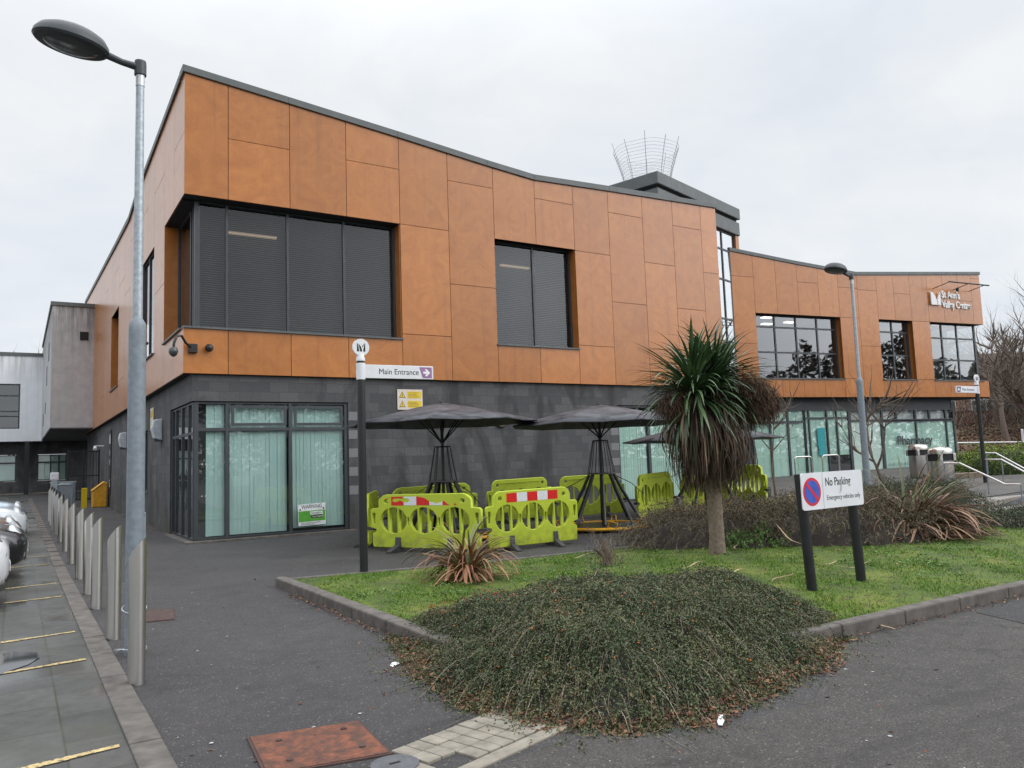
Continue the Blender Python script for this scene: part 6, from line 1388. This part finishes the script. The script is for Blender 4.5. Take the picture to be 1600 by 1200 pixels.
# tangled undergrowth under those trees: one mass nobody could count
n = 15000; lat_f = RNG.uniform(1490, 1720, n); dep = RNG.uniform(52, 66, n); hh = RNG.random(n) ** 1.5 * (3.2 + 1.2 * np.sin(lat_f * .045) + .6 * np.sin(lat_f * .13))
B = np.array([(*(C0 + LAT * ((a - 800) / F_PX * b) + DEP * b)[:2], 0) for a, b in zip(lat_f, dep)]); B[:, 2] = [bankz(b, (a - 800) / F_PX * b) for a, b in zip(lat_f, dep)]; B[:, 2] += hh
keep = (lat_f > 1555) | (RNG.random(n) < .45); keep &= ~((dep < 60) & (hh < 1.8) & (RNG.random(n) < .7)); B = B[keep]; n = len(B)
dv_ = nz(RNG.normal(size=(n, 3)) * np.array([1, 1, .9]) + np.array([0, 0, .8])); L_ = RNG.uniform(.4, 1.1, n); tt = np.linspace(0, 1, 4); P = B[:, None, :] + dv_[:, None, :] * (L_[:, None] * tt[None])[..., None]; P[:, :, :2] += RNG.normal(0, .05, (n, 4, 2))
tag(strips('undergrowth', P, np.full((n, 4), .028), RNG.random(n), MT['fartwig']), 'tangled bare undergrowth in front of the brick house', 'undergrowth', kind='stuff')
# ivy and leaf scraps over the bank
n = 9000; lat_f = RNG.uniform(1490, 1700, n); dep = RNG.uniform(43.5, 62, n); B = np.array([(*(C0 + LAT * ((a - 800) / F_PX * b) + DEP * b)[:2], bankz(b, (a - 800) / F_PX * b) + .05) for a, b in zip(lat_f, dep)])
tag(leaves('bank_leaves', B, RNG.uniform(.10, .26, n), RNG.uniform(0, .9, n), MT['litter'], flat=.5), 'fallen leaves covering the bank', 'leaf litter', kind='stuff')
# tree line across the road, seen only in the window reflections
n = 45000; u = RNG.uniform(-60, 70, n); ctr = Vector((62, -52, 0)); al = Vector((.79, .62, 0)); hgt = 12.0 + 1.8 * np.sin(u * .22) + 1.2 * np.sin(u * .61 + 1) + 1.0 * np.sin(u * 1.7)
z = RNG.random(n) ** .8 * hgt; off = RNG.normal(0, 2.2, n); B = np.stack([ctr.x + al.x * u - al.y * off, ctr.y + al.y * u + al.x * off, z], 1)
tag(leaves('far_trees', B, RNG.uniform(.4, 1.0, n), RNG.random(n) * .5, MT['fartwig'], aspect=.5), 'dark line of bare trees across the road', 'trees', kind='stuff')
p = at_depth(4, 600, 88); branch_tree('bare_tree', 'bare tree top showing above the white office roof', (p.x, p.y, .6), 0, 15.2, .8, 4, 23, MT['fartwig'], 'bare winter trees beyond the building', .22, .4, (6, 6, 6, 5), 5, 0, .2, .6, .12, .5, .64)

# ------------------------------------------------------------------ parked cars, noses to the kerb
def car(label, x, y, paint, zs=1.0, W=.88, seed=1):
    t = thing('parked_car', label, 'car', (x, y, ground_z(x, y)), R(random.uniform(-1.5, 1.5)), 'cars parked facing the kerb')
    st_ = [(0, .50, .36, .62), (-.05, .70, .27, .70), (-.16, .81, .22, .76), (-.42, .86, .20, .83), (-.95, .88, .19, .93), (-1.25, .885, .19, .97), (-2.2, .89, .19, .99), (-3.3, .89, .19, 1.0), (-3.85, .87, .21, 1.0), (-4.12, .80, .26, .96), (-4.2, .68, .36, .86)]
    q = MB(); rows = []
    for xx, w_, zb, zt in st_:
        w_ *= W / .88; zt *= zs; mid = (zb + zt) / 2
        half = [(w_ * .80, zb), (w_ * .97, zb + .08), (w_, mid), (w_ * .975, zt - .12), (w_ * .90, zt - .03), (w_ * .5, zt + .012), (0, zt + .022)]
        rows.append([(xx, -a, b) for a, b in half] + [(xx, a, b) for a, b in reversed(half[:-1])])
    m = len(rows[0]); vs = [v for r_ in rows for v in r_]; q._add(vs, [(i * m + k, (i + 1) * m + k, (i + 1) * m + (k + 1) % m, i * m + (k + 1) % m) for i in range(len(rows) - 1) for k in range(m)] + [tuple(range(m)), tuple(reversed(range((len(rows) - 1) * m, len(rows) * m)))])
    o = q.build('body', paint, t); shade(o.data, 50)
    zt = .96 * zs; zr = 1.44 * zs; wb, wr = W * .93, W * .70
    base = [(-1.12, -wb * .92, zt), (-3.95, -wb * .92, zt), (-3.95, wb * .92, zt), (-1.12, wb * .92, zt)]; top = [(-1.95, -wr, zr), (-3.40, -wr, zr), (-3.40, wr, zr), (-1.95, wr, zr)]
    q = MB(); q.hexa(list(reversed(base)), list(reversed(top))); q.build('cabin_glass', MT['car_glass'], t, bevel=.03)
    q = MB(); q.box((-3.42, -wr - .012, zr - .02), (-1.93, wr + .012, zr + .035)); q.build('roof', paint, t, bevel=.03)
    for s_ in (-1, 1):
        q = MB(); q.tube([(-1.08, s_ * wb * .93, zt), (-1.94, s_ * (wr + .01), zr)], .035, 6); q.tube([(-3.99, s_ * wb * .93, zt), (-3.42, s_ * (wr + .01), zr)], .05, 6); q.build('pillar', paint, t, smooth=True)
        q = MB(); q.lathe([(0, -.07), (.9, -.04), (1, .0), (.9, .04), (0, .07)], 14); o = q.build('headlight', MT['headlamp'], t, smooth=True); o.scale = (.20, .13, 1.0); o.rotation_euler = (0, R(62), s_ * R(28)); o.location = (-.15, s_ * W * .70, .665 * zs)
        q = MB(); q.lathe([(0, -.02), (.06, -.02), (.06, .02), (0, .025)], 12, M=basis(Vector((-.055, s_ * W * .66, .36)), Vector((0, 1, 0)), Vector((0, 0, 1)), Vector((1, 0, 0)))); q.build('fog_lamp', MT['headlamp'], t, smooth=True)
        q = MB(); q.tube([(-1.35, s_ * W * .97, zt), (-1.32, s_ * W * 1.10, zt + .06)], .03, 6); q.box((-1.42, s_ * W * 1.10 - .09, zt + .0), (-1.28, s_ * W * 1.10 + .09, zt + .14)); q.build('wing_mirror', paint, t, bevel=.02)
        for xx in (-.80, -3.35):
            M = basis(Vector((xx, s_ * (W - .10), .315)), Vector((1, 0, 0)), Vector((0, 0, 1)), Vector((0, s_, 0)))
            q = MB(); q.lathe([(.2, -.1), (.315, -.09), (.32, 0), (.315, .09), (.29, .105), (.2, .10)], 28, M=M); wl = q.build('wheel', MT['rubber'], t, smooth=True)
            q = MB(); q.lathe([(.0, .085), (.06, .10), (.08, .085), (.19, .095), (.205, .10), (.205, .08), (0, .07)], 20, M=M); q.build('rim', MT['galv'], wl, smooth=True)
    q = MB(); q.prism([(.015, -.34, .50 * zs), (.015, .34, .50 * zs), (.0, .30, .585 * zs), (.0, -.30, .585 * zs)], (-.06, 0, 0)); q.build('grille', MT['dark'], t)
    q = MB(); q.prism([(-.015, -.44, .27), (-.015, .44, .27), (.0, .38, .36), (.0, -.38, .36)], (-.08, 0, 0)); q.build('lower_intake', MT['dark'], t)
    q = MB(); q.box((.012, -.26, .385), (.022, .26, .495)); q.build('number_plate', MT['white'], t); return t
MT['car_glass'] = plain('dark car glass', (.02, .024, .028), .06, 0, .1, 3, spec=.8); MT['headlamp'] = plain('clear headlamp', (.50, .52, .54), .08, .35, .1, 8, spec=.8)
def paint(n_, c, metal=.2): m = plain(n_, c, .28, metal, .06, 3); m.node_tree.nodes['Principled BSDF'].inputs['Coat Weight'].default_value = .8; m.node_tree.nodes['Principled BSDF'].inputs['Coat Roughness'].default_value = .05; return m
car('white parked car nearest the road, only its nose in view', -3.22, -5.6, paint('white car paint', (.72, .73, .75), 0), 1.12, .90)
car('black parked car, second from the road', -2.98, -2.6, paint('black car paint', (.014, .014, .017)), 1.0)
car('bronze brown parked car between the black and white ones', -3.05, .2, paint('bronze car paint', (.20, .145, .12), .5), .96)
car('white parked car third along, behind the bronze one', -2.92, 3.1, paint('clean white car paint', (.66, .69, .72), 0), 1.0)
car('silver blue parked car farthest from the road', -2.9, 6.2, paint('silver blue car paint', (.40, .48, .56), .5), 1.0)

# ------------------------------------------------------------------ things at the far end of the side footway
t = thing('grit_bin', 'ochre yellow sloping grit bin by the side wall', 'grit bin', (-.30, 18.2, ground_z(-.4, 18.2))); mb = MB(); mb.prism([(-.20, -.35, 0), (.30, -.35, 0), (.32, -.35, 1.0), (.22, -.35, .98), (-.20, -.35, .66)], (0, .7, 0)); mb.build('body', MT['grit'], t, bevel=.03)
mb = MB(); mb.prism([(-.23, -.38, .64), (.22, -.38, .99), (.22, -.38, 1.04), (-.23, -.38, .69)], (0, .76, 0)); mb.build('lid', MT['grit'], t, bevel=.02)
t = thing('folded_board', 'narrow yellow board leaning beside the grit bin', 'board', (-.80, 18.0, ground_z(-1, 18))); mb = MB(); mb.box((-.10, -.03, 0), (.10, .03, .80), Matrix.Rotation(R(8), 4, 'X')); mb.build('board', MT['sign_yellow'], t)
t = thing('metal_cabinet', 'low grey metal cabinet under the bridge between buildings', 'cabinet', (-1.45, 20.2, ground_z(-1.4, 20))); mb = MB(); mb.box((-.45, -.3, 0), (.45, .3, 1.0)); mb.build('body', MT['galv_paint'], t, bevel=.02); mb = MB(); mb.box((-.48, -.33, 1.0), (.48, .33, 1.05)); mb.build('lid', MT['galv'], t)
for k, (x, y, lab) in enumerate([(-1.72, 13.6, 'dark cycle hoop under the bridge, nearest the bollards'), (-1.62, 14.8, 'dark cycle hoop under the bridge, middle of three'), (-1.52, 16.0, 'dark cycle hoop under the bridge, farthest of three')]):
    h = hoop(lab, Vector((x, y, ground_z(x, y))), R(4), .55, 1.05); h['group'] = 'dark cycle hoops under the bridge'
    for c in h.children: c.data = c.data.copy(); c.data.materials[0] = MT['galv_paint']
t = thing('gate', 'black steel gate frame in the passage under the bridge', 'gate', (-.55, 22.5, ground_z(-.5, 22.5)))
for x in (-.62, .0, .62): mb = MB(); mb.box((x - .035, -.035, 0), (x + .035, .035, 2.4)); mb.build('post', MT['black'], t)
for z in (.15, 1.2, 2.3): mb = MB(); mb.box((-.58, -.02, z), (.58, .02, z + .05)); mb.build('rail', MT['black'], t)
for k in range(9): mb = MB(); mb.tube([(-.52 + k * .13, 0, .2), (-.52 + k * .13, 0, 2.3)], .01, 5); mb.build('bar', MT['black'], t)
t = thing('ticket_post', 'pale grey ticket post standing among the far bollards', 'post', (-2.02, 13.2, ground_z(-2, 13.2))); mb = MB(); mb.box((-.09, -.09, 0), (.09, .09, 1.25)); mb.build('post', MT['galv'], t, bevel=.01); mb = MB(); mb.box((-.13, -.10, 1.25), (.13, .10, 1.50)); mb.build('head', MT['white'], t, bevel=.02)
t = thing('security_camera', 'pale twin security cameras on the dark wall by the far gate', 'camera', (.0, 20.5, 2.75)); mb = MB(); mb.tube([(.1, 0, .1), (-.25, 0, .1)], .03, 6); mb.build('bracket', MT['white'], t)
for s_ in (-1, 1): mb = MB(); mb.lathe([(.06, -.16), (.06, .12), (.04, .16)], 12, M=Matrix.Translation((-.25, s_ * .12, .02)) @ Matrix.Rotation(R(70 * s_), 4, 'X')); mb.build('camera_body', MT['white'], t, smooth=True)
